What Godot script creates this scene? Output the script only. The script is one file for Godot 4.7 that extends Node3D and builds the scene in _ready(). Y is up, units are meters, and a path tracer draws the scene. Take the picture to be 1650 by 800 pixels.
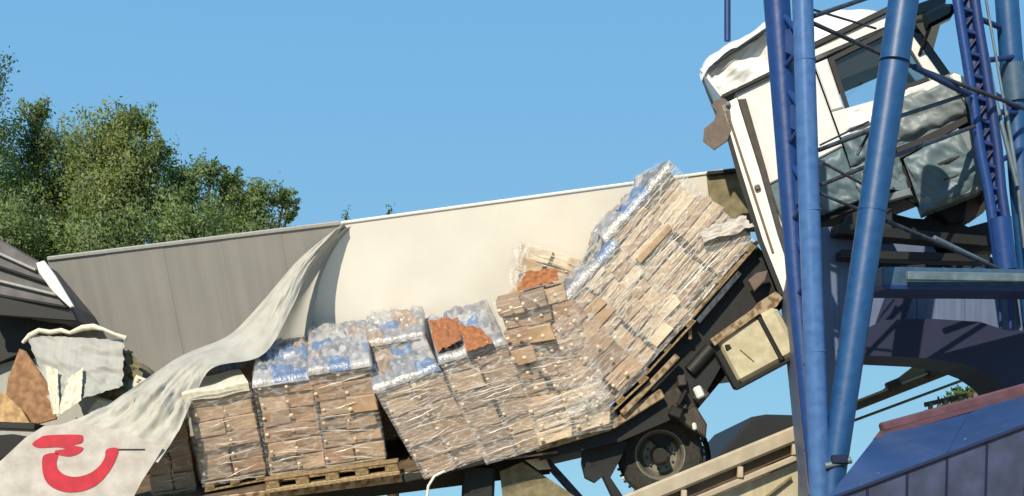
extends Node3D
# A crashed lorry hanging in a blue steel crane tower, its load of pallets spilling from the torn trailer.

const K := 0.0075        # metres per photograph pixel in the plane z = 0, 18 m from the camera
const EYE := Vector3(0, 1.6, 18)
var used := {}
var rng := RandomNumberGenerator.new()
var boxes := {}
var tex := {}
var M := {}

# ---------------------------------------------------------------- helpers
func at(x: float, y: float, z: float) -> Vector3:
	var k := (EYE.z - z) / EYE.z * K
	return Vector3((x - 825.0) * k, EYE.y + (860.0 - y) * k, z)

func px(points: Array, z: float) -> PackedVector2Array:
	var out := PackedVector2Array()
	for p in points:
		var w := at(p[0], p[1], z)
		out.append(Vector2(w.x, w.y))
	return out

func numbered(called: String) -> String:
	if not used.has(called):
		used[called] = 0
		return called
	used[called] += 1
	return "%s_%03d" % [called, used[called]]

func tag(o: Node, label: String, category: String, group := "", kind := "") -> Node:
	o.set_meta("label", label)
	if category: o.set_meta("category", category)
	if group: o.set_meta("group", group)
	if kind: o.set_meta("kind", kind)
	return o

func thing(called: String, label: String, category: String, where: Transform3D, group := "") -> Node3D:
	var o := Node3D.new()
	o.name = numbered(called)
	o.transform = where
	add_child(o)
	tag(o, label, category, group)
	return o

func part(called: String, mesh: Mesh, m: Material, parent: Node, where := Transform3D()) -> MeshInstance3D:
	var o := MeshInstance3D.new()
	o.mesh = mesh
	o.material_override = m
	o.transform = where
	if parent == self: 
		o.name = numbered(called)
		add_child(o)
	else:
		var n := called
		var i := 0
		while parent.has_node(NodePath(n)):
			i += 1
			n = "%s_%03d" % [called, i]
		o.name = n
		parent.add_child(o, true)
	return o

func off(v: Vector3) -> Transform3D:
	return Transform3D(Basis(), v)

func rot(v: Vector3, rz: float, rx := 0.0, ry := 0.0) -> Transform3D:
	return Transform3D(Basis(Vector3(0, 0, 1), deg_to_rad(rz)) * Basis(Vector3(1, 0, 0), deg_to_rad(rx)) * Basis(Vector3(0, 1, 0), deg_to_rad(ry)), v)

func start() -> SurfaceTool:
	var st := SurfaceTool.new()
	st.begin(Mesh.PRIMITIVE_TRIANGLES)
	return st

func ftri(st: SurfaceTool, a: Vector3, b: Vector3, c: Vector3, n: Vector3) -> void:
	var g := (b - a).cross(c - a)
	if g.length_squared() < 1e-14: return
	var nn := g.normalized()
	if nn.dot(n) < 0.0: nn = -nn
	if g.dot(nn) > 0.0:
		var t := b
		b = c
		c = t
	for v in [a, b, c]:
		st.set_normal(nn)
		st.add_vertex(v)

func fquad(st: SurfaceTool, a: Vector3, b: Vector3, c: Vector3, d: Vector3, n: Vector3) -> void:
	ftri(st, a, b, c, n)
	ftri(st, a, c, d, n)

func add_box(st: SurfaceTool, size: Vector3, bv: float, T := Transform3D(), crush := 0.0, seed_ := 0) -> void:
	var h := size * 0.5
	var dent := []
	var rr := RandomNumberGenerator.new()
	rr.seed = seed_ * 77 + 5
	for k in 8: dent.append(Vector3(rr.randfn(), rr.randfn(), rr.randfn()) * size * crush)
	bv = min(bv, min(h.x, min(h.y, h.z)) * 0.6)
	var P := func(sx, sy, sz, axis) -> Vector3:
		var v := Vector3(sx * (h.x - bv), sy * (h.y - bv), sz * (h.z - bv))
		v[axis] = [sx, sy, sz][axis] * h[axis]
		if crush > 0.0: v += dent[(1 if sx > 0 else 0) + (2 if sy > 0 else 0) + (4 if sz > 0 else 0)]
		return T * v
	var B := T.basis
	for s in [-1, 1]:
		fquad(st, P.call(s, -1, -1, 0), P.call(s, 1, -1, 0), P.call(s, 1, 1, 0), P.call(s, -1, 1, 0), B * Vector3(s, 0, 0))
		fquad(st, P.call(-1, s, -1, 1), P.call(1, s, -1, 1), P.call(1, s, 1, 1), P.call(-1, s, 1, 1), B * Vector3(0, s, 0))
		fquad(st, P.call(-1, -1, s, 2), P.call(1, -1, s, 2), P.call(1, 1, s, 2), P.call(-1, 1, s, 2), B * Vector3(0, 0, s))
		for t in [-1, 1]:
			fquad(st, P.call(s, t, -1, 0), P.call(s, t, 1, 0), P.call(s, t, 1, 1), P.call(s, t, -1, 1), B * Vector3(s, t, 0))
			fquad(st, P.call(s, -1, t, 0), P.call(s, 1, t, 0), P.call(s, 1, t, 2), P.call(s, -1, t, 2), B * Vector3(s, 0, t))
			fquad(st, P.call(-1, s, t, 1), P.call(1, s, t, 1), P.call(1, s, t, 2), P.call(-1, s, t, 2), B * Vector3(0, s, t))
			for u in [-1, 1]:
				ftri(st, P.call(s, t, u, 0), P.call(s, t, u, 1), P.call(s, t, u, 2), B * Vector3(s, t, u))

func cbox(size: Vector3, bv := 0.01) -> ArrayMesh:
	var key := "%.3f %.3f %.3f %.3f" % [size.x, size.y, size.z, bv]
	if not boxes.has(key):
		var st := start()
		add_box(st, size, bv)
		boxes[key] = st.commit()
	return boxes[key]

func crushed(size: Vector3, bv: float, amount: float, variant: int) -> ArrayMesh:
	var key := "%.3f %.3f %.3f %.3f %d" % [size.x, size.y, size.z, amount, variant]
	if not boxes.has(key):
		var st := start()
		add_box(st, size, bv, Transform3D(), amount, variant + 1)
		boxes[key] = st.commit()
	return boxes[key]

func smooth(points: Array, steps := 4) -> Array:
	# a closed outline rounded through its points
	var out := []
	var n := points.size()
	for i in n:
		var p := []
		for k in [-1, 0, 1, 2]: p.append(Vector2(points[posmod(i + k, n)][0], points[posmod(i + k, n)][1]))
		for t in steps:
			var q: Vector2 = p[1].cubic_interpolate(p[2], p[0], p[3], float(t) / steps)
			out.append([q.x, q.y])
	return out

func beam_frame(a: Vector3, b: Vector3, roll_ref := Vector3(0, 0, 1)) -> Transform3D:
	# x along the bar, z towards roll_ref
	var x := (b - a).normalized()
	var y := roll_ref.cross(x).normalized()
	return Transform3D(Basis(x, y, x.cross(y)), (a + b) * 0.5)

func add_bar(st: SurfaceTool, a: Vector3, b: Vector3, h: float, d: float, bv := 0.008) -> void:
	add_box(st, Vector3(a.distance_to(b), h, d), bv, beam_frame(a, b))

func bar(a: Vector3, b: Vector3, h: float, d: float, bv := 0.008) -> ArrayMesh:
	var st := start()
	add_bar(st, a, b, h, d, bv)
	return st.commit()

func add_tube(st: SurfaceTool, pts: Array, radii: Array, sides := 12, caps := true) -> void:
	var rings := []
	var nrm := []
	var ref := Vector3(0.13, 0.31, 0.94)
	for i in pts.size():
		var d: Vector3 = (pts[min(i + 1, pts.size() - 1)] - pts[max(i - 1, 0)]).normalized()
		if absf(d.dot(ref)) > 0.95: ref = Vector3(0.9, 0.3, 0.1)
		var s := d.cross(ref).normalized()
		var t := s.cross(d).normalized()
		ref = t
		var r: float = radii[i] if i < radii.size() else radii[-1]
		var ring := []
		var ns := []
		for j in sides:
			var a := TAU * j / sides
			var n := s * cos(a) + t * sin(a)
			ring.append(pts[i] + n * r)
			ns.append(n)
		rings.append(ring)
		nrm.append(ns)
	for i in pts.size() - 1:
		for j in sides:
			var k := (j + 1) % sides
			for q in [[i, j], [i + 1, k], [i + 1, j], [i, j], [i, k], [i + 1, k]]:
				st.set_normal(nrm[q[0]][q[1]])
				st.add_vertex(rings[q[0]][q[1]])
	if caps:
		for e in [0, pts.size() - 1]:
			var d: Vector3 = (pts[0] - pts[1]) if e == 0 else (pts[e] - pts[e - 1])
			for j in sides:
				ftri(st, pts[e], rings[e][j], rings[e][(j + 1) % sides], d)

func tube(pts: Array, radii: Array, sides := 12) -> ArrayMesh:
	var st := start()
	add_tube(st, pts, radii, sides)
	return st.commit()

func add_prism(st: SurfaceTool, poly: PackedVector2Array, front: float, depth: float, bv := 0.0) -> void:
	var idx := Geometry2D.triangulate_polygon(poly)
	var back := front - depth
	var inner := poly
	if bv > 0.0:
		var shrunk := Geometry2D.offset_polygon(poly, -bv)
		if shrunk.size() == 1 and shrunk[0].size() == poly.size():
			# match the starting corner
			var best := 0
			for k in poly.size():
				if shrunk[0][k].distance_to(poly[0]) < shrunk[0][best].distance_to(poly[0]): best = k
			inner = PackedVector2Array()
			var dir := 1 if Geometry2D.is_polygon_clockwise(shrunk[0]) == Geometry2D.is_polygon_clockwise(poly) else -1
			for k in poly.size(): inner.append(shrunk[0][posmod(best + dir * k, poly.size())])
		else:
			bv = 0.0
	var c := Vector2()
	for p in poly: c += p / poly.size()
	for t in range(0, idx.size(), 3):
		var a := inner[idx[t]]
		var b := inner[idx[t + 1]]
		var d := inner[idx[t + 2]]
		ftri(st, Vector3(a.x, a.y, front), Vector3(b.x, b.y, front), Vector3(d.x, d.y, front), Vector3(0, 0, 1))
		a = poly[idx[t]]
		b = poly[idx[t + 1]]
		d = poly[idx[t + 2]]
		ftri(st, Vector3(a.x, a.y, back), Vector3(b.x, b.y, back), Vector3(d.x, d.y, back), Vector3(0, 0, -1))
	var sgn := -1.0 if Geometry2D.is_polygon_clockwise(poly) else 1.0
	for i in poly.size():
		var j := (i + 1) % poly.size()
		var a := poly[i]
		var b := poly[j]
		var n := Vector3((b - a).y, -(b - a).x, 0) * sgn
		fquad(st, Vector3(a.x, a.y, front - bv), Vector3(b.x, b.y, front - bv), Vector3(b.x, b.y, back), Vector3(a.x, a.y, back), n)
		if bv > 0.0:
			fquad(st, Vector3(inner[i].x, inner[i].y, front), Vector3(inner[j].x, inner[j].y, front), Vector3(b.x, b.y, front - bv), Vector3(a.x, a.y, front - bv), n.normalized() + Vector3(0, 0, 1))

func prism(poly: PackedVector2Array, front: float, depth: float, bv := 0.0) -> ArrayMesh:
	var st := start()
	add_prism(st, poly, front, depth, bv)
	return st.commit()

func vec2s(points: Array) -> PackedVector2Array:
	var out := PackedVector2Array()
	for p in points: out.append(Vector2(p[0], p[1]))
	return out

func sheet(f: Callable, nu: int, nv: int, tint = null) -> ArrayMesh:
	# a smooth grid with UVs; tint(u, v) gives a linear vertex colour
	var st := start()
	for i in nu + 1:
		for j in nv + 1:
			var u := float(i) / nu
			var v := float(j) / nv
			if tint != null: st.set_color(tint.call(u, v))
			st.set_uv(Vector2(u, v))
			st.add_vertex(f.call(u, v))
	for i in nu:
		for j in nv:
			var a := i * (nv + 1) + j
			for k in [a, a + nv + 1, a + nv + 2, a, a + nv + 2, a + 1]: st.add_index(k)
	st.generate_normals()
	return st.commit()

func add_lathe(st: SurfaceTool, profile: Array, n := 40, T := Transform3D()) -> void:
	# profile of [radius, z] round the z axis
	for i in profile.size() - 1:
		var p: Array = profile[i]
		var q: Array = profile[i + 1]
		var out := Vector2(q[1] - p[1], -(q[0] - p[0])).normalized()   # (radial, z)
		for j in n:
			var a := TAU * j / n
			var b := TAU * (j + 1) / n
			var A := T * Vector3(p[0] * cos(a), p[0] * sin(a), p[1])
			var Bq := T * Vector3(p[0] * cos(b), p[0] * sin(b), p[1])
			var C := T * Vector3(q[0] * cos(b), q[0] * sin(b), q[1])
			var D := T * Vector3(q[0] * cos(a), q[0] * sin(a), q[1])
			var m := (a + b) / 2
			fquad(st, A, Bq, C, D, T.basis * Vector3(cos(m) * -out.x, sin(m) * -out.x, -out.y))

func lathe(profile: Array, n := 40) -> ArrayMesh:
	var st := start()
	add_lathe(st, profile, n)
	return st.commit()

func curve(points: Array, t: float) -> Vector3:
	# Catmull-Rom through points, t in 0..1
	var n := points.size() - 1
	var f: float = clampf(t, 0.0, 1.0) * n
	var i: int = min(int(f), n - 1)
	var w := f - i
	return points[i].cubic_interpolate(points[i + 1], points[max(i - 1, 0)], points[min(i + 2, n)], w)

# ---------------------------------------------------------------- materials
func noise_tex(called: String, freq: float, lo: Color, hi: Color, seed_: int, octaves := 4, p0 := 0.2, p1 := 0.8, kind := FastNoiseLite.TYPE_SIMPLEX_SMOOTH) -> Texture2D:
	var n := FastNoiseLite.new()
	n.noise_type = kind
	n.seed = seed_
	n.frequency = freq
	n.fractal_octaves = octaves
	var g := Gradient.new()
	g.set_color(0, lo)
	g.set_color(1, hi)
	g.set_offset(0, p0)
	g.set_offset(1, p1)
	var t := NoiseTexture2D.new()
	t.width = 512
	t.height = 512
	t.seamless = true
	t.noise = n
	t.color_ramp = g
	tex[called] = t
	return t

func normal_tex(called: String, freq: float, strength: float, seed_: int, octaves := 4, kind := FastNoiseLite.TYPE_SIMPLEX_SMOOTH) -> void:
	var n := FastNoiseLite.new()
	n.noise_type = kind
	n.seed = seed_
	n.frequency = freq
	n.fractal_octaves = octaves
	var t := NoiseTexture2D.new()
	t.width = 512
	t.height = 512
	t.seamless = true
	t.as_normal_map = true
	t.bump_strength = strength
	t.noise = n
	tex[called] = t

func streak_tex(called: String, dark: float, seed_: int) -> void:
	# vertical water stains
	var n := FastNoiseLite.new()
	n.seed = seed_
	n.frequency = 0.035
	n.fractal_octaves = 4
	var im := Image.create(256, 256, false, Image.FORMAT_RGB8)
	for x in 256:
		for y in 256:
			var wrap_ := sin(PI * y / 256.0)
			var a := n.get_noise_2d(x * 1.6, 0.0) * 0.5 + n.get_noise_2d(x * 3.0, y * 0.12) * 0.5 * wrap_ + n.get_noise_2d(x * 0.6 + 500, y * 0.5) * 0.35 * wrap_
			var v: float = clampf(1.0 - dark * (0.5 + a), 0.0, 1.0)
			im.set_pixel(x, y, Color(v, v * 0.995, v * 0.985))
	tex[called] = ImageTexture.create_from_image(im)

func mat(called: String, col: Color, rough: float, metal := 0.0, t := "", scale := 1.0, nt := "", ns := 1.0) -> StandardMaterial3D:
	var m := StandardMaterial3D.new()
	m.resource_name = called
	m.albedo_color = col
	m.roughness = rough
	m.metallic = metal
	if t or nt:
		m.uv1_triplanar = true
		m.uv1_scale = Vector3.ONE * scale
	if t: m.albedo_texture = tex[t]
	if nt:
		m.normal_enabled = true
		m.normal_texture = tex[nt]
		m.normal_scale = ns
	M[called] = m
	return m

func make_materials() -> void:
	noise_tex("soft", 0.008, Color(0.9, 0.895, 0.88), Color(1, 1, 1), 11, 5)
	noise_tex("grime", 0.007, Color(0.8, 0.78, 0.74), Color(1, 1, 1), 23, 6, 0.1, 0.85)
	noise_tex("rust", 0.01, Color(0.66, 0.56, 0.47), Color(1, 1, 1), 31, 6, 0.15, 0.6)
	noise_tex("board", 0.012, Color(0.78, 0.75, 0.71), Color(1, 1, 1), 41, 6, 0.2, 0.8)
	noise_tex("paintwear", 0.009, Color(0.85, 0.87, 0.92), Color(1, 1, 1), 47, 6, 0.2, 0.7)
	var fm: NoiseTexture2D = noise_tex("film", 0.012, Color(1, 1, 1, 0.16), Color(1, 1, 1, 0.85), 53, 3, 0.5, 1.0, FastNoiseLite.TYPE_SIMPLEX)
	fm.noise.fractal_type = FastNoiseLite.FRACTAL_RIDGED
	fm.noise.fractal_gain = 0.45
	noise_tex("faint", 0.006, Color(0.975, 0.972, 0.967), Color(1, 1, 1), 19, 4)
	normal_tex("crinkle", 0.02, 9.0, 61, 5)
	normal_tex("dents", 0.008, 5.0, 67, 3)
	normal_tex("grain", 0.06, 4.0, 71, 4)
	streak_tex("streak", 0.08, 81)
	streak_tex("streak_light", 0.16, 83)
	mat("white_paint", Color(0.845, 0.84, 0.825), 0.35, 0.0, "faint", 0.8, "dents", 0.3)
	mat("cab_shade_grey", Color(0.45, 0.49, 0.5), 0.5, 0.0, "soft", 0.9, "dents", 0.3)  # darkened so that the shade on the cab sits in the colour
	mat("cream", Color(0.9, 0.88, 0.835), 0.5, 0.0, "faint", 0.3, "dents", 0.12)
	mat("wall_shade_grey", Color(0.565, 0.555, 0.535), 0.75, 0.0, "streak", 0.3)  # shade on the left of the wall, put into its colour
	mat("shadow_band_grey", Color(0.74, 0.735, 0.71), 0.75, 0.0, "streak", 0.4)  # tone of the painted shadow band beside the curtain
	mat("tarp", Color(0.7, 0.685, 0.64), 0.6, 0.0, "soft", 0.8, "dents", 0.5)
	mat("tarp_white", Color(0.74, 0.71, 0.68), 0.5, 0.0, "soft", 0.8, "dents", 0.5)
	mat("emblem_red", Color(0.74, 0.12, 0.2), 0.45, 0.0, "soft", 1.2)
	mat("blue_deep", Color(0.095, 0.235, 0.46), 0.4, 0.0, "paintwear", 1.4, "dents", 0.2)
	mat("blue_light", Color(0.29, 0.43, 0.62), 0.3, 0.1, "paintwear", 1.2, "dents", 0.15)
	mat("blue_teal", Color(0.12, 0.3, 0.48), 0.42, 0.0, "paintwear", 1.1, "dents", 0.2)
	mat("blue_dark", Color(0.085, 0.19, 0.4), 0.5, 0.0, "paintwear", 1.2)
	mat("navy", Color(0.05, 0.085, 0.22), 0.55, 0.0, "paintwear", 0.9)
	mat("portal_grey", Color(0.36, 0.42, 0.54), 0.5, 0.0, "streak_light", 0.6)
	mat("portal_purple", Color(0.42, 0.38, 0.41), 0.5, 0.0, "grime", 0.7)
	mat("steel_dark", Color(0.27, 0.3, 0.35), 0.5, 0.35, "rust", 1.8)
	mat("steel_pale", Color(0.46, 0.53, 0.57), 0.45, 0.3, "grime", 1.4)
	mat("platform", Color(0.25, 0.37, 0.48), 0.5, 0.1, "grime", 1.2)
	mat("black", Color(0.07, 0.07, 0.07), 0.6, 0.0, "board", 1.5)
	mat("chassis", Color(0.115, 0.115, 0.11), 0.6, 0.2, "grime", 1.5)
	mat("rubber", Color(0.2, 0.195, 0.18), 0.85, 0.0, "board", 2.0, "grain", 0.4)
	mat("rim", Color(0.46, 0.45, 0.4), 0.5, 0.5, "soft", 2.5)
	mat("mudguard", Color(0.27, 0.24, 0.21), 0.65, 0.0, "grime", 2.0)
	mat("tank", Color(0.76, 0.72, 0.6), 0.5, 0.1, "soft", 1.2, "dents", 0.4)
	mat("brown_flap", Color(0.42, 0.36, 0.32), 0.7, 0.0, "soft", 2.0)
	mat("cab_shade_lower", Color(0.35, 0.43, 0.46), 0.5, 0.0, "soft", 0.9, "dents", 0.3)  # lower cab in shade, painted as a darker grey
	mat("glass_dark", Color(0.02, 0.03, 0.035), 0.08)
	mat("interior", Color(0.06, 0.055, 0.055), 0.8)
	var gl := mat("window_glass", Color(0.1, 0.2, 0.2, 0.04), 0.03)
	gl.transparency = BaseMaterial3D.TRANSPARENCY_ALPHA
	mat("lens", Color(0.75, 0.75, 0.72), 0.15)
	mat("wood", Color(0.6, 0.51, 0.37), 0.8, 0.0, "board", 2.5, "grain", 0.3)
	mat("wood_pale", Color(0.7, 0.61, 0.46), 0.8, 0.0, "board", 2.5)
	mat("deck", Color(0.42, 0.36, 0.29), 0.7, 0.0, "grime", 1.2)
	mat("deck_edge", Color(0.62, 0.55, 0.44), 0.55, 0.2, "rust", 1.6)
	var tones := [Color(0.63, 0.52, 0.42), Color(0.69, 0.57, 0.45), Color(0.57, 0.48, 0.4), Color(0.72, 0.61, 0.49), Color(0.62, 0.48, 0.36)]
	for i in tones.size(): mat("carton_%d" % i, tones[i], 0.75, 0.0, "soft", 1.0 + 0.3 * i, "crinkle", 0.1)
	var pale := [Color(0.75, 0.66, 0.54), Color(0.86, 0.79, 0.68), Color(0.68, 0.57, 0.46), Color(0.81, 0.72, 0.6), Color(0.72, 0.61, 0.49)]
	for i in pale.size(): mat("pale_%d" % i, pale[i], 0.7, 0.0, "soft", 1.0 + 0.3 * i, "crinkle", 0.1)
	mat("glint_dot", Color(0.86, 0.77, 0.65), 0.4)  # pale discs painted as the small highlights on the cartons
	mat("orange_card", Color(0.66, 0.43, 0.27), 0.8, 0.0, "board", 2.0)
	mat("plywood", Color(0.62, 0.46, 0.31), 0.7, 0.0, "board", 1.2)
	mat("plywood_pale", Color(0.78, 0.64, 0.44), 0.7, 0.0, "board", 1.2)
	mat("khaki", Color(0.5, 0.47, 0.36), 0.8, 0.0, "grime", 1.5)
	mat("foam", Color(0.85, 0.82, 0.74), 0.85, 0.0, "soft", 3.0, "grain", 0.6)
	mat("panel_grey", Color(0.63, 0.63, 0.61), 0.6, 0.0, "streak", 1.0)
	mat("roof_sheet", Color(0.38, 0.37, 0.38), 0.55, 0.2, "grime", 0.9)
	mat("roof_dark", Color(0.06, 0.065, 0.075), 0.7, 0.0, "grime", 0.5)
	mat("concrete", Color(0.72, 0.67, 0.58), 0.75, 0.0, "soft", 0.8, "grain", 0.2)
	mat("fascia", Color(0.82, 0.78, 0.66), 0.7, 0.0, "streak_light", 0.6)
	mat("hull_top", Color(0.17, 0.29, 0.48), 0.42, 0.15, "soft", 0.8, "dents", 0.3)
	mat("hull_side", Color(0.27, 0.3, 0.42), 0.5, 0.1, "grime", 0.8)
	mat("hull_red", Color(0.37, 0.25, 0.29), 0.5, 0.0, "grime", 1.4)
	mat("scratch", Color(0.5, 0.57, 0.68), 0.4)
	mat("pipe_green", Color(0.5, 0.6, 0.45), 0.5, 0.0, "grime", 1.5)
	mat("bark", Color(0.3, 0.24, 0.18), 0.9, 0.0, "board", 2.0)
	mat("bounce_ground", Color(0.6, 0.57, 0.49), 0.95, 0.0, "board", 0.15)  # unseen ground, tone made pale to bounce light onto undersides
	mat("earth", Color(0.62, 0.57, 0.47), 0.95, 0.0, "board", 0.2)  # bank tone made pale as well, to bounce light upward
	mat("sand", Color(0.8, 0.68, 0.5), 0.95, 0.0, "board", 0.1)
	mat("brick_wall", Color(0.45, 0.36, 0.3), 0.9, 0.0, "board", 0.4)
	mat("strap_white", Color(0.85, 0.85, 0.8), 0.5)
	var leaf := StandardMaterial3D.new()
	leaf.vertex_color_use_as_albedo = true
	leaf.roughness = 0.8
	leaf.backlight_enabled = true
	leaf.backlight = Color(0.95, 1.0, 0.55)
	M["leaf"] = leaf
	var tf := StandardMaterial3D.new()
	tf.vertex_color_use_as_albedo = true
	tf.roughness = 0.25
	tf.normal_enabled = true
	tf.uv1_triplanar = true
	tf.uv1_scale = Vector3.ONE * 2.5
	tf.normal_texture = tex["crinkle"]
	tf.normal_scale = 0.5
	M["top_film"] = tf
	for s in [["film_thin", 0.15, 1.2], ["film", 0.5, 1.1], ["film_thick", 0.85, 1.6]]:
		var m := StandardMaterial3D.new()
		m.albedo_color = Color(0.93, 0.92, 0.9, s[1])
		m.transparency = BaseMaterial3D.TRANSPARENCY_ALPHA
		m.albedo_texture = tex["film"]
		m.roughness = 0.18
		m.uv1_triplanar = true
		m.uv1_scale = Vector3(s[2] * 0.35, s[2] * 1.5, s[2] * 0.6)
		m.normal_enabled = true
		m.normal_texture = tex["crinkle"]
		m.normal_scale = 1.0
		M[s[0]] = m
	var rope := mat("film_strip", Color(0.92, 0.9, 0.86, 0.4), 0.2)
	rope.transparency = BaseMaterial3D.TRANSPARENCY_ALPHA

# ---------------------------------------------------------------- vegetation
func tree(called: String, label: String, base: Vector3, crown: Array, leaves: int, tone: Color, group: String, upright := 0.6, size := 0.052) -> void:
	# crown: list of [centre, radii] lobes in world metres that the limbs grow into
	var o := thing(called, label, "tree" if called.contains("tree") else "bush", off(base), group)
	var wood := start()
	var top := Vector3()
	for c in crown: top = top if top.y > c[0].y - base.y else c[0] - base
	var r0: float = clampf(top.y * 0.018, 0.03, 0.16)
	add_tube(wood, [Vector3(), top * 0.35 + Vector3(0.1, 0, 0), top * 0.7, top * 0.97], [r0, r0 * 0.8, r0 * 0.5, r0 * 0.15], 8)
	var pos := PackedVector3Array()
	var nor := PackedVector3Array()
	var col := PackedColorArray()
	var total := 0.0
	for c in crown: total += c[1].x * c[1].y
	for c in crown:
		var share: float = c[1].x * c[1].y / total
		var per := 150 if leaves > 1000 else 12
		var clumps := int(max(5.0, share * leaves / (76.0 if leaves > 1000 else 10.0)))
		var mid: Vector3 = c[0] - base
		var root := top * clampf(mid.y / max(top.y, 0.1) * 0.75, 0.05, 0.9)
		add_tube(wood, [root, root.lerp(mid, 0.5) + Vector3(0, 0.1, 0), mid], [r0 * 0.45, r0 * 0.3, r0 * 0.12], 6, false)
		for k in clumps:
			var d := Vector3(rng.randfn(), rng.randfn(), rng.randfn()).normalized() * pow(rng.randf(), 0.6)
			var cp: Vector3 = mid + d * c[1]
			add_tube(wood, [mid.lerp(cp, 0.1), cp], [r0 * 0.13, r0 * 0.03], 4, false)
			var axis := (Vector3(d.x * 0.7, upright + rng.randf_range(-0.4, 0.5), d.z * 0.7)).normalized()
			var long := rng.randf_range(0.5, 1.15) * clampf(c[1].x, 0.14, 0.95)
			var shade := rng.randf_range(0.7, 1.3)
			for q in per:
				var w := rng.randf_range(-1.0, 1.0)
				var side := Vector3(rng.randfn(), rng.randfn(), rng.randfn()) * clampf(c[1].x * 0.3, 0.03, 0.17) * (1.15 - absf(w) * 0.7)
				var p := cp + axis * w * long + side
				var u := (axis * 0.5 + Vector3(rng.randfn(), rng.randfn(), rng.randfn())).normalized()
				var v := u.cross(Vector3(rng.randfn(), rng.randfn(), rng.randfn())).normalized()
				var s := size * rng.randf_range(0.55, 1.15)
				var n := (d * 0.7 + axis * 0.4 + side * 2.0 + Vector3(rng.randfn(), rng.randfn(), rng.randfn()) * 0.35).normalized()
				if u.cross(v).dot(n) < 0.0: v = -v
				var g := tone * shade * rng.randf_range(0.85, 1.15)
				g.a = 1.0
				var P := [p - u * s, p + v * s * 0.42, p + u * s, p - v * s * 0.42]
				for t in [0, 1, 2, 0, 2, 3]:
					pos.append(P[t])
					nor.append(n)
					col.append(g)
	var arr := []
	arr.resize(Mesh.ARRAY_MAX)
	arr[Mesh.ARRAY_VERTEX] = pos
	arr[Mesh.ARRAY_NORMAL] = nor
	arr[Mesh.ARRAY_COLOR] = col
	var am := ArrayMesh.new()
	am.add_surface_from_arrays(Mesh.PRIMITIVE_TRIANGLES, arr)
	part("trunk", wood.commit(), M.bark, o)
	part("crown", am, M.leaf, o)

func lobe(x: float, y: float, z: float, rx: float, ry: float) -> Array:
	var k := (18.0 - z) / 18.0 * K
	return [at(x, y, z), Vector3(rx * k, ry * k, rx * k * 0.9)]

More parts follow.
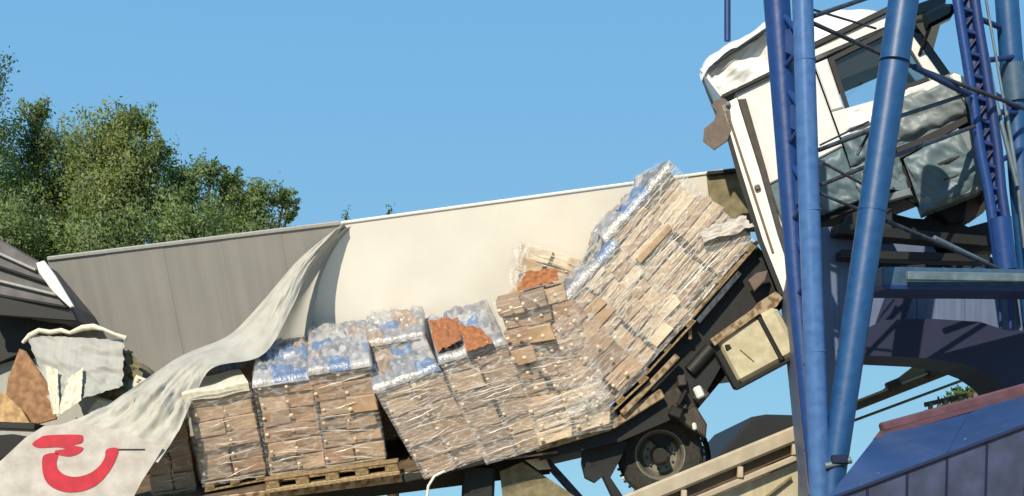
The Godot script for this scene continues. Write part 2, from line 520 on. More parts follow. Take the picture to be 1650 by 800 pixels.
# ---------------------------------------------------------------- the load
func pallet_load(label: String, x: float, y: float, z: float, w: float, h: float, depth: float, rz: float, rx: float, ry: float, cols: int, rows: int, look: Dictionary) -> Node3D:
	# x, y: front bottom left corner; w, h, depth in metres
	var T := rot(at(x, y, z), rz, rx, ry)
	var o := thing("pallet_load", label, "pallet load", T, "pallets of cartons on the trailer")
	var shear: float = look.get("shear", 0.0)
	var jit: float = look.get("jitter", 0.012)
	var family: String = look.get("family", "carton")
	var bulge: float = look.get("bulge", 0.03)
	var base_h := 0.0
	if look.get("pallet", true):
		base_h = 0.13
		for k in 3:
			part("block", cbox(Vector3(0.12, 0.07, 0.14), 0.008), M.wood, o, off(Vector3([0.07, w * 0.5, w - 0.07][k], 0.055, -0.09)))
		part("bottom_board", cbox(Vector3(w, 0.022, 0.11), 0.004), M.wood_pale, o, off(Vector3(w * 0.5, 0.011, -0.08)))
		for k in 3:
			part("deck_board", cbox(Vector3(w + 0.01, 0.022, depth * 0.27), 0.004), M.wood_pale, o, off(Vector3(w * 0.5, 0.105, -depth * (0.145 + 0.34 * k))))
	var sn := FastNoiseLite.new()
	sn.seed = rng.randi() % 1000
	sn.frequency = 0.5
	var cw := w / cols
	var ch := (h - base_h) / rows
	var cd := depth * 0.5
	for r in rows:
		for c in cols:
			for b in 2:
				if b == 1 and r < rows - 1: continue
				var tone: int = rng.randi() % 5
				var cy := base_h + (r + 0.5) * ch
				var p := Vector3((c + 0.5) * cw - shear * cy + rng.randfn() * jit, cy, -cd * (b + 0.5) + rng.randfn() * jit * 1.2)
				var sagging: float = look.get("sag", 0.03)
				p += Vector3(sn.get_noise_2d(p.y * 2.0, p.x * 2.0), sn.get_noise_2d(p.x * 2.0 + 30, p.y * 2.0) * 0.8, sn.get_noise_2d(p.x * 2.0, p.y * 2.0 + 60) * 1.2) * sagging
				var turn := rot(p, clampf(rng.randfn(), -1.4, 1.4) * jit * 100, clampf(rng.randfn(), -1.4, 1.4) * jit * 60, clampf(rng.randfn(), -1.4, 1.4) * jit * 100)
				turn.basis = turn.basis * Basis(Vector3(1, 0, 0), Vector3(-shear * 0.6, 1, 0), Vector3(0, 0, 1)) 
				var variant := rng.randi() % 6
				var box := part("carton", crushed(Vector3(cw * 0.985, ch * 0.97, cd * 0.97), 0.01, float(look.get("crush", 0.014)), variant), M["%s_%d" % [family, tone]], o, turn)
				if b == 0 and look.get("glints", true):
					var tr := 0.021 * float(look.get("glint_size", 1.0)) * rng.randf_range(0.8, 1.2)
					var spots := [-cw * 0.42]
					if look.get("many_glints", false): spots = [-cw * 0.42, cw * 0.05]
					for sx in spots:
						part("glint_dot", glint_mesh(), M.glint_dot, box, Transform3D(Basis.from_scale(Vector3(tr * rng.randf_range(0.9, 1.3), tr, 0.012)), Vector3(sx + rng.randfn() * 0.006, rng.randfn() * ch * 0.09, cd * 0.485 + (bulge - 0.002 if look.get("film", true) else 0.0))))
	# film round the front and both ends
	var seed_ := rng.randi() % 1000
	var n := FastNoiseLite.new()
	n.seed = seed_
	n.frequency = 0.9
	n.fractal_octaves = 3
	var wrap := func(u: float, v: float) -> Vector3:
		# u runs round: left side, front, right side
		var yy := base_h * 0.6 + v * (h + 0.015 - base_h * 0.6)
		var k := n.get_noise_3d(u * 9.0, v * 7.0 * h + u * 4.0, 3.0) * 0.03
		var fine := n.get_noise_3d(u * 22.0 + v * 8.0, v * 20.0 * h, 9.0) * 0.012
		var p := Vector3()
		var e := bulge + k + fine
		if u < 0.2: p = Vector3(-e, yy, -depth * (1.0 - u / 0.2))
		elif u > 0.8: p = Vector3(w + e, yy, -depth * (u - 0.8) / 0.2)
		else: p = Vector3(lerp(-0.02, w + 0.02, (u - 0.2) / 0.6), yy, e)
		p.x -= shear * yy
		return p
	if look.get("film", true):
		part("stretch_film", sheet(wrap, 40, 30), M[look.get("film_mat", "film")], o)
	# gathered ropes of film along the layers
	var ropes: int = look.get("ropes", 7)
	for k in ropes:
		var y0 := rng.randf_range(0.08, 0.98) * h
		var y1: float = clampf(y0 + rng.randfn() * 0.05, 0.03, h)
		var pts := []
		var x0 := rng.randf_range(-0.02, 0.35) * w
		var x1 := rng.randf_range(0.6, 1.0) * w
		for s in 7:
			var t := s / 6.0
			var yy: float = lerpf(y0, y1, t) + sin(t * PI) * rng.randfn() * 0.006
			pts.append(Vector3(lerpf(x0, x1, t) - shear * yy, yy, 0.05 + rng.randf() * 0.01))
		part("film_strip", tube(pts, [0.001, 0.005, 0.009, 0.005, 0.008, 0.004, 0.001], 5), M.film_strip, o)
	for k in int(look.get("flaps", 0)):
		var p := Vector3(rng.randf_range(0.0, w), rng.randf_range(0.05, h * 0.95), rng.randf_range(0.02, 0.07))
		p.x -= shear * p.y
		var fw := rng.randf_range(0.08, 0.3)
		var fh := rng.randf_range(0.03, 0.09)
		var curl := rng.randf_range(-0.06, 0.1)
		var twist := rng.randf_range(-0.5, 0.5)
		var flap := func(u: float, v: float) -> Vector3:
			return Vector3((u - 0.5) * fw, (v - 0.5) * fh * (1.0 - 0.4 * u) + twist * u * u * 0.05, curl * u * u + 0.015 * sin(v * 3.0))
		part("card_flap", sheet(flap, 5, 3), M["%s_%d" % ["pale" if rng.randf() < 0.7 else "carton", rng.randi() % 5]], o, rot(p, rng.randfn() * 28.0, rng.randfn() * 22, rng.randfn() * 22))
	if look.get("top", true):
		var blue: float = float(look.get("blue", 0.25)) * 0.7
		var nu := 3.0
		var nv: float = max(2.0, round(depth / 0.3))
		var cell := func(u: float, v: float) -> float:
			# one random number per packet under the film
			var a := floorf(u * nu + 0.25 * floorf(v * nv))
			var b := floorf(v * nv)
			return fposmod(sin(a * 12.99 + b * 78.23 + seed_ * 0.37) * 4375.85, 1.0)
		var cover := func(u: float, v: float) -> Vector3:
			var xx: float = lerp(-0.03, w + 0.03, u)
			var edge: float = min(min(u, 1.0 - u), min(v, 1.0 - v))
			var gu := absf(fposmod(u * nu + 0.25 * floorf(v * nv), 1.0) - 0.5) * 2.0
			var gv := absf(fposmod(v * nv, 1.0) - 0.5) * 2.0
			var groove := maxf(pow(gu, 8.0), pow(gv, 8.0))
			var bump: float = cell.call(u, v) * 0.05 * (1.0 - groove) - groove * 0.03 + n.get_noise_2d(u * 5.0, v * nv * 1.6) * 0.045 + (n.get_noise_2d(u * 2.0 + 20, v * 2.0) + 0.4) * 0.07
			var sag := -0.09 if edge < 0.01 else 0.0
			return Vector3(xx - shear * (h + 0.02), h + 0.02 + bump * clampf(edge * 8.0, 0.0, 1.0) + sag, lerp(0.03, -depth - 0.02, v)) + Vector3(0, smoothstep(0.05, 0.9, v) * float(look.get("rise", 0.0)), 0)
		var tint := func(u: float, v: float) -> Color:
			var q2 := n.get_noise_2d(u * 9.0 + 7, v * 9.0 + 90)
			var k: float = cell.call(u, v)
			var pick := fposmod(k * 7.31, 1.0)
			var c := Color(0.24, 0.235, 0.24)
			if pick < blue: c = Color(0.12, 0.185, 0.32)
			elif pick < blue + 0.16: c = Color(0.33, 0.23, 0.16)
			elif pick < blue + 0.4: c = Color(0.36, 0.35, 0.34)
			elif pick < blue + 0.52: c = Color(0.16, 0.16, 0.17)
			return c.lerp(Color(0.44, 0.43, 0.42), smoothstep(0.05, 0.45, q2) * 0.7).lerp(Color(0.12, 0.12, 0.13), smoothstep(0.2, 0.5, -q2) * 0.5)
		var over := func(u: float, v: float) -> Vector3:
			var p: Vector3 = cover.call(clampf(u, 0.02, 0.98), clampf(v, 0.02, 0.98))
			return p + Vector3(0, 0.02 + absf(n.get_noise_2d(u * 7.0 + 3, v * nv * 2.0)) * 0.05, 0)
		part("film_cover", sheet(over, 30, 40), M.film_thin, o)
		part("top_wrap", sheet(cover, 44, int(24 * nv / 2.0) + 16, tint), M.top_film, o)
	return o

var glint_cached: ArrayMesh
func glint_mesh() -> ArrayMesh:
	if glint_cached == null:
		glint_cached = lathe([[0.0, 1.0], [0.6, 0.8], [1.0, 0.0]], 10)
	return glint_cached

# ---------------------------------------------------------------- wheels
func wheel(parent: Node3D, where: Transform3D, R: float, w: float) -> void:
	var o := Node3D.new()
	o.name = "wheel"
	o.transform = where
	parent.add_child(o, true)
	var st := start()
	add_lathe(st, [[R * 0.56, w * 0.42], [R * 0.6, w * 0.5], [R * 0.78, w * 0.52], [R * 0.93, w * 0.47], [R * 0.985, w * 0.4], [R, w * 0.3], [R, -w * 0.3], [R * 0.94, -w * 0.47], [R * 0.6, -w * 0.5], [R * 0.56, -w * 0.4]], 48)
	for k in 40:
		var a := TAU * k / 40
		for s in [-1, 1]:
			add_box(st, Vector3(0.03, R * 0.09, w * 0.3), 0.006, Transform3D(Basis(Vector3(0, 0, 1), a), Vector3(sin(a) * -(R + 0.004), cos(a) * (R + 0.004), s * w * 0.22)))
	part("tyre", st.commit(), M.rubber, o)
	part("rim", lathe([[R * 0.5, w * 0.34], [R * 0.57, w * 0.46], [R * 0.585, w * 0.5], [R * 0.55, w * 0.5], [R * 0.5, w * 0.42], [R * 0.47, w * 0.1], [R * 0.4, w * 0.0], [R * 0.24, -w * 0.02], [R * 0.22, w * 0.1], [R * 0.16, w * 0.22], [0.0, w * 0.24]], 40), M.rim, o)
	var nuts := start()
	for k in 10:
		var a := TAU * k / 10
		add_lathe(nuts, [[0.0, 0.03], [0.016, 0.028], [0.018, 0.0]], 6, off(Vector3(cos(a), sin(a), 0) * R * 0.32 + Vector3(0, 0, w * 0.0)))
	part("wheel_nuts", nuts.commit(), M.steel_dark, o).set_meta("kind", "stuff")

# ---------------------------------------------------------------- scene
func _ready() -> void:
	rng.seed = 20240611
	var cam := Camera3D.new()
	cam.name = "camera"
	cam.position = EYE
	cam.projection = Camera3D.PROJECTION_FRUSTUM
	cam.near = 0.1
	cam.far = 4000.0
	cam.size = 800.0 * K / EYE.z * cam.near
	cam.frustum_offset = Vector2(0, (860.0 - 400.0) * K / EYE.z * cam.near)
	add_child(cam)
	cam.current = true

	var env := Environment.new()
	env.background_mode = Environment.BG_SKY
	var sm := ProceduralSkyMaterial.new()
	sm.sky_top_color = Color(0.36, 0.57, 0.75)
	sm.sky_horizon_color = Color(0.53, 0.71, 0.785)
	sm.sky_curve = 0.14
	sm.ground_bottom_color = Color(0.3, 0.3, 0.25)
	sm.ground_horizon_color = Color(0.5, 0.6, 0.62)
	sm.sun_angle_max = 6.0
	sm.energy_multiplier = 1.0
	var sky := Sky.new()
	sky.sky_material = sm
	env.sky = sky
	env.ambient_light_source = Environment.AMBIENT_SOURCE_SKY
	env.tonemap_mode = Environment.TONE_MAPPER_LINEAR
	env.tonemap_exposure = 1.45
	env.sdfgi_enabled = true
	env.ssao_enabled = true
	env.ssil_enabled = true
	var we := WorldEnvironment.new()
	we.name = "world_environment"
	we.environment = env
	add_child(we)

	var sun := DirectionalLight3D.new()
	sun.name = "sun"
	sun.light_color = Color(1.0, 0.95, 0.86)
	sun.light_energy = 1.25
	sun.light_angular_distance = 0.5
	sun.shadow_enabled = true
	add_child(sun)
	sun.look_at_from_position(Vector3(-0.35, 0.68, 0.9) * 50, Vector3.ZERO)

	make_materials()
	build_ground()
	build_portal()
	build_tower()
	build_barrier()
	build_trailer()
	build_truck()
	build_loads()
	build_debris()
	build_hull()
	build_trees()

func build_ground() -> void:
	var n := FastNoiseLite.new()
	n.seed = 5
	n.frequency = 0.05
	var g := func(u: float, v: float) -> Vector3:
		var q := func(t: float) -> float: return sign(t - 0.5) * pow(absf(t - 0.5) * 2.0, 3.0)
		var x: float = q.call(u) * 1500.0
		var z: float = q.call(v) * 1500.0 - 5
		return Vector3(x, n.get_noise_2d(x, z) * 0.15 - 0.1, z)
	var o := part("ground", sheet(g, 80, 80), M.bounce_ground, self)
	tag(o, "unseen ground below the wreck, made pale to bounce light up", "ground", "", "structure")
	# the road bank the trailer has come down on, below the frame
	var b := func(u: float, v: float) -> Vector3:
		var x: float = lerp(-16.0, 16.0, u)
		var z: float = lerp(3.5, -9.5, v)
		var e: float = clampf(min(min(u, 1 - u) * 10.0, min(v, 1 - v) * 4.0), 0.0, 1.0)
		return Vector3(x, -0.2 + 1.1 * smoothstep(0.0, 1.0, e) + n.get_noise_2d(x * 8, z * 8) * 0.12, z)
	o = part("embankment", sheet(b, 60, 30), M.earth, self)
	tag(o, "earth bank under the crashed trailer", "bank", "", "structure")

func build_portal() -> void:
	var z := 0.42
	var o := thing("portal_frame", "grey blue steel portal frame with dark arched underside behind the tower legs", "steel frame", off(Vector3(4.3, 0, z)))
	var loc := off(-o.position)
	# column standing on the ground
	var col := px([[1286, 372], [1330, 366], [1404, 366], [1398, 470], [1352, 800], [1350, 860], [1308, 860], [1303, 800], [1270, 470]], z)
	part("column", prism(col, z, 0.5, 0.012), M.portal_grey, o, loc)
	part("column_plate", prism(px([[1268, 452], [1300, 452], [1318, 798], [1303, 798]], z + 0.03), z + 0.03, 0.03, 0.005), M.portal_purple, o, loc)
	part("column_foot", bar(Vector3(at(1300, 860, z).x, -0.1, z - 0.25), Vector3(at(1300, 860, z).x, at(1300, 858, z).y, z - 0.25), 0.5, 0.5), M.portal_grey, o, loc)
	# web plates of the girder
	var xs := [1398, 1478, 1556, 1634, 1712, 1790]
	for i in 5:
		part("web_plate", prism(px([[xs[i] + 0.2, 474], [xs[i + 1] - 0.2, 474], [xs[i + 1] - 0.2, 545], [xs[i] + 0.2, 545]], z), z, 0.04, 0.006), M.portal_grey, o, loc)
	part("web_core", prism(px([[1398, 476], [1790, 476], [1790, 543], [1398, 543]], z - 0.045), z - 0.045, 0.5), M.portal_grey, o, loc)
	part("stiffener", prism(px([[1432, 474], [1474, 474], [1452, 530], [1412, 530]], z + 0.16), z + 0.16, 0.15, 0.008), M.navy, o, loc)
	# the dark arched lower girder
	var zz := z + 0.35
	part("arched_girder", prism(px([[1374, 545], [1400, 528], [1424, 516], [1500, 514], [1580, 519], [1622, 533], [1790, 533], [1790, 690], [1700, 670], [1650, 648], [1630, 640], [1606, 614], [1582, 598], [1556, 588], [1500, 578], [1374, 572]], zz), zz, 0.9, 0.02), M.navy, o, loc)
	part("right_leg", bar(Vector3(at(1740, 600, zz).x, -0.1, zz - 0.45), Vector3(at(1740, 600, zz).x, at(1740, 600, zz).y, zz - 0.45), 0.9, 0.7), M.navy, o, loc)
	for x in [1611, 1627]:
		part("hanger_rod", tube([at(x, 462, z + 0.2), at(x + 2, 530, z + 0.2)], [0.02], 8), M.blue_dark, o, loc)

func build_tower() -> void:
	var o := thing("crane_tower", "blue tubular steel crane tower with splayed lattice legs in front of the lorry cab", "crane", off(Vector3(4.1, 0, 2.4)))
	var loc := off(-o.position)
	var z := 3.0
	# nearest pair: the pale highlighted tube and the sloping tube, meeting at the foot
	part("leg", tube([at(1291, -90, z), at(1306, 380, z), at(1322, 790, z), at(1330, 1040, z)], [0.105, 0.108, 0.108, 0.11], 24), M.blue_light, o, loc)
	part("leg", tube([at(1470, -90, z - 0.1), at(1342, 770, z), at(1332, 1040, z)], [0.155, 0.13, 0.12], 24), M.blue_teal, o, loc)
	part("leg", tube([at(1246, -90, 2.5), at(1252, 0, 2.5), at(1283, 440, 2.5), at(1316, 800, 2.7), at(1328, 1040, 2.8)], [0.14, 0.138, 0.105, 0.07, 0.06], 24), M.blue_deep, o, loc)
	for y in [96, 338, 566]:
		var t: float = y / 800.0
		part("weld_band", tube([at(lerpf(1294.0, 1322.0, t), y, z), at(lerpf(1294.2, 1322.2, t), y + 3, z)], [0.112], 24), M.blue_light, o, loc)
		part("weld_band", tube([at(1470.0 - (y + 90.0) * 0.1488, y, z - 0.05), at(1470.0 - (y + 93.0) * 0.1488, y + 3, z - 0.05)], [lerpf(0.156, 0.136, t)], 24), M.blue_teal, o, loc)
	# lattice between the two left tubes
	for y in [18, 140, 262, 384, 506, 628]:
		var t: float = y / 800.0
		var xa := lerpf(1262, 1316, t)
		var xb := lerpf(1296, 1324, t)
		part("lacing_bar", tube([at(xa - 6, y, 2.52), at(xb, y + 46, 2.95)], [0.03], 10), M.blue_deep, o, loc)
		part("lacing_bar", tube([at(xb, y + 52, 2.95), at(xa - 4, y + 98, 2.52)], [0.03], 10), M.blue_deep, o, loc)
		part("gusset_plate", prism(px([[xa + 2, y + 30], [xb, y + 22], [xb, y + 78], [xa + 2, y + 66]], 2.72), 2.72, 0.02, 0.004), M.blue_deep, o, loc)
	# the far legs
	# far leg: a slim two-chord lattice
	var lx := func(y: float) -> float: return lerpf(1556.0, 1622.0, pow(clampf(y / 436.0, -0.3, 1.2) if y > 0.0 else 0.0, 0.92)) + minf(y, 0.0) * 0.08
	for side in [-14.0, 14.0]:
		var line := []
		for k in 9:
			var y := -90.0 + k * 66.0
			line.append(at(lx.call(y) + side * (1.0 if y < 300.0 else 0.75), y, 1.1))
		part("leg", tube(line, [0.058], 14), M.blue_deep if side < 0 else M.blue_dark, o, loc)
	for k in 14:
		var y := -60.0 + k * 36.0
		part("lacing_bar", tube([at(lx.call(y) - 13, y, 1.1), at(lx.call(y + 8.0) + 13, y + 8, 1.1)], [0.026], 8), M.blue_dark, o, loc)
		part("lacing_bar", tube([at(lx.call(y + 8.0) + 13, y + 8, 1.08), at(lx.call(y + 36.0) - 13, y + 36, 1.08)], [0.02], 8), M.navy, o, loc)
	part("leg_plate", tube([at(1556, -60, 0.98), at(1568, 92, 0.98), at(1595, 238, 0.98), at(1620, 430, 0.98)], [0.085], 12), M.blue_dark, o, loc)
	part("leg", tube([at(1616, -90, 0.6), at(1626, 40, 0.6), at(1646, 300, 0.6), at(1668, 520, 0.6)], [0.135], 20), M.blue_teal, o, loc)
	part("leg_sleeve", tube([at(1612, 352, 1.12), at(1622, 436, 1.12)], [0.125, 0.118], 20), M.blue_deep, o, loc)
	part("leg_sleeve", tube([at(1632, 105, 0.62), at(1638, 165, 0.62)], [0.15], 20), M.platform, o, loc)
	for q in [[1566, 25, 1612, 44], [1584, 98, 1634, 92], [1596, 180, 1640, 182], [1600, 150, 1644, 176], [1608, 262, 1648, 240]]:
		part("rung", tube([at(q[0], q[1], 1.0), at(q[2], q[3], 0.7)], [0.032], 8), M.blue_dark, o, loc)
	part("ladder_rail", tube([at(1570, -20, 1.0), at(1602, 150, 1.0), at(1640, 300, 1.0)], [0.028], 8), M.steel_pale, o, loc)
	part("ladder_rail", tube([at(1586, -20, 0.95), at(1616, 150, 0.95), at(1648, 330, 0.95)], [0.016], 8), M.steel_pale, o, loc)
	part("ladder_rail", tube([at(1622, 180, 0.95), at(1640, 290, 0.95), at(1652, 400, 0.95)], [0.024], 8), M.steel_pale, o, loc)
	# long thin braces from the front tubes to the far legs
	for q in [
		[1312, 38, 2.95, 1436, 94, 2.3, 0.034], [1436, 94, 2.3, 1660, 178, 0.9, 0.036], [1312, 26, 2.9, 1400, -4, 2.4, 0.036],
		[1312, 16, 2.9, 1412, 46, 2.4, 0.018], [1474, 108, 2.5, 1560, 152, 1.3, 0.05], [1318, 300, 2.9, 1424, 196, 2.9, 0.0],
		[1320, 242, 2.9, 1420, 204, 2.6, 0.036], [1424, 196, 2.6, 1565, 150, 1.2, 0.034], [1322, 234, 2.9, 1400, 196, 2.6, 0.016],
		[1324, 298, 2.9, 1412, 262, 2.6, 0.034], [1412, 262, 2.6, 1570, 204, 1.2, 0.036],
		[1322, 312, 2.9, 1428, 356, 2.6, 0.026], [1428, 356, 2.6, 1625, 440, 1.2, 0.036], [1326, 262, 2.9, 1396, 300, 2.7, 0.022],
		[1404, 208, 2.6, 1382, 250, 2.6, 0.024], [1440, 120, 2.7, 1420, 250, 2.7, 0.0]]:
		if q[6] > 0.0:
			part("brace", tube([at(q[0], q[1], q[2]), at(q[3], q[4], q[5])], [q[6] * 0.66], 10), M.steel_dark if q[6] < 0.04 else M.blue_dark, o, loc)
	part("brace", tube([at(1506, 384, 1.9), at(1590, 425, 1.4)], [0.03], 10), M.steel_pale, o, loc)
	# access platform
	part("platform_beam", bar(at(1404, 452, 2.2), at(1760, 458, 1.5), 0.2, 0.5), M.platform, o, loc)
	part("platform_edge", bar(at(1462, 445, 2.5), at(1760, 450, 1.9), 0.09, 0.06), M.steel_pale, o, loc)
	part("platform_toe", bar(at(1404, 470, 2.2), at(1760, 474, 1.5), 0.05, 0.56), M.blue_dark, o, loc)
	# foot
	part("foot_plate", cbox(Vector3(0.16, 0.09, 0.34), 0.012), M.navy, o, loc * off(at(1348, 742, 3.0)))
	part("foot_bolt", tube([at(1330, 752, 3.12), at(1372, 742, 3.12)], [0.035], 10), M.steel_pale, o, loc)
	part("foot_bracket", prism(px([[1308, 752], [1326, 700], [1334, 700], [1344, 760], [1336, 800], [1312, 800]], 2.9), 2.9, 0.06, 0.006), M.blue_deep, o, loc)
	part("foot_block", bar(at(1330, 1030, 2.95), at(1330, 1030, 2.95) - Vector3(0, 0.6, 0), 0.6, 0.6), M.concrete, o, loc)
	# hoist rope taut above the roof of the cab
	var c := part("hoist_rope", tube([at(1172, -400, -1.0), at(1172.5, 66, -1.0)], [0.042], 12), M.blue_dark, self)
	tag(c, "taut dark hoist rope coming down to the white cab roof", "rope")

func build_barrier() -> void:
	# a sloping barrier that runs away to the right behind the column
	var a := at(985, 822, 0.5)
	var b := at(1330, 680, -0.72)
	var o := thing("bridge_barrier", "long tan barrier of two sloping rails over a cream fascia, below the lorry wheel", "barrier", off(Vector3(a.x, 0, a.z)))
	var loc := off(-o.position)
	var up := Vector3(0, 1, 0)
	part("top_rail", bar(a, b, 0.2, 0.26, 0.03), M.concrete, o, loc)
	part("rail_web", bar(a - up * 0.17 - Vector3(0, 0, 0.05), b - up * 0.17 - Vector3(0, 0, 0.05), 0.13, 0.12, 0.006), M.deck, o, loc)
	part("lower_rail", bar(a - up * 0.3 + Vector3(0, 0, 0.02), b - up * 0.3 + Vector3(0, 0, 0.02), 0.08, 0.2, 0.015), M.concrete, o, loc)
	for k in 4:
		var t := 0.06 + k * 0.26
		var p := a.lerp(b, t)
		part("rail_bracket", cbox(Vector3(0.07, 0.14, 0.2), 0.01), M.concrete, o, loc * off(p - up * 0.19 + Vector3(0, 0, 0.05)))
	var st := start()
	var p0 := a - up * 0.36
	var p1 := a.lerp(b, 0.865) - up * 0.36
	fquad(st, p0, p1, p1 - up * 2.4, p0 - up * 2.4, Vector3(0, 0, 1))
	var back := Vector3(0.1, 0, -0.22)
	fquad(st, p0 + back, p1 + back, p1 - up * 2.4 + back, p0 - up * 2.4 + back, Vector3(0, 0, -1))
	fquad(st, p1, p1 + back, p1 - up * 2.4 + back, p1 - up * 2.4, Vector3(1, 0, 0))
	fquad(st, p0, p1, p1 + back, p0 + back, Vector3(0, 1, 0))
	part("fascia_panel", st.commit(), M.fascia, o, loc)
	for q in [[0.23, 0.8, 0.39, 0.95], [0.53, 1.1, 0.83, 0.72]]:
		part("fascia_strip", bar(a.lerp(b, q[0]) - up * q[1] * 0.72 + Vector3(0, 0, 0.03), a.lerp(b, q[2]) - up * q[3] * 0.72 + Vector3(0, 0, 0.03), 0.035, 0.05), M.khaki, o, loc)
	var za := -2.6
	var fb := thing("far_beam", "thin dark brown sloping beam with a cable below it, seen under the arched girder", "beam", off(Vector3(at(1450, 620, za).x, 0, za)))
	var fbl := off(-fb.position)
	part("beam", bar(at(1345, 668, za), at(1760, 506, za), 0.13, 0.2, 0.01), M.deck, fb, fbl)
	part("flange", bar(at(1345, 661, za + 0.02), at(1760, 499, za + 0.02), 0.03, 0.3, 0.006), M.concrete, fb, fbl)
	part("cable", tube([at(1345, 690, za), at(1760, 536, za)], [0.02], 8), M.khaki, fb, fbl)
	part("cladding", prism(px([[1404, 648], [1424, 628], [1484, 582], [1600, 552], [1640, 556]], za - 0.1), za - 0.1, 0.06, 0.01), M.sand, fb, fbl)
	for q in [[1440, 620], [1505, 598]]:
		part("bracket", cbox(Vector3(0.2, 0.12, 0.16), 0.02), M.mudguard, fb, fbl * rot(at(q[0], q[1], za + 0.12), 22))
	# green pipe frame at the end of the fascia
	var z := -0.9
	var f := thing("pipe_railing", "pale green pipe railing beside the foot of the grey column", "railing", off(Vector3(at(1270, 780, z).x, 0, z)))
	var fl := off(-f.position)
	for q in [[1250, 745, 1296, 722], [1252, 772, 1298, 748], [1250, 806, 1300, 776]]:
		part("rail", tube([at(q[0], q[1], z), at(q[2], q[3], z)], [0.028], 8), M.pipe_green, f, fl)
	for x in [1258, 1276, 1294]:
		part("post", tube([at(x, 728, z), Vector3(at(x, 900, z).x, 0.3, z)], [0.028], 8), M.pipe_green, f, fl)
	# dark roofed shed beyond the wheel
	z = -9.0
	var s := thing("dark_roof_shed", "low building with a dark pitched roof beyond the lorry wheel", "building", off(Vector3(at(1260, 700, z).x, 0, z)))
	var sl := off(-s.position)
	part("roof", prism(px([[1148, 744], [1212, 672], [1235, 668], [1310, 670], [1320, 744]], z), z, 5.0, 0.05), M.roof_dark, s, sl)
	part("wall", prism(px([[1160, 744], [1312, 744], [1312, 880], [1160, 880]], z - 0.1), z - 0.1, 4.6), M.brick_wall, s, sl)

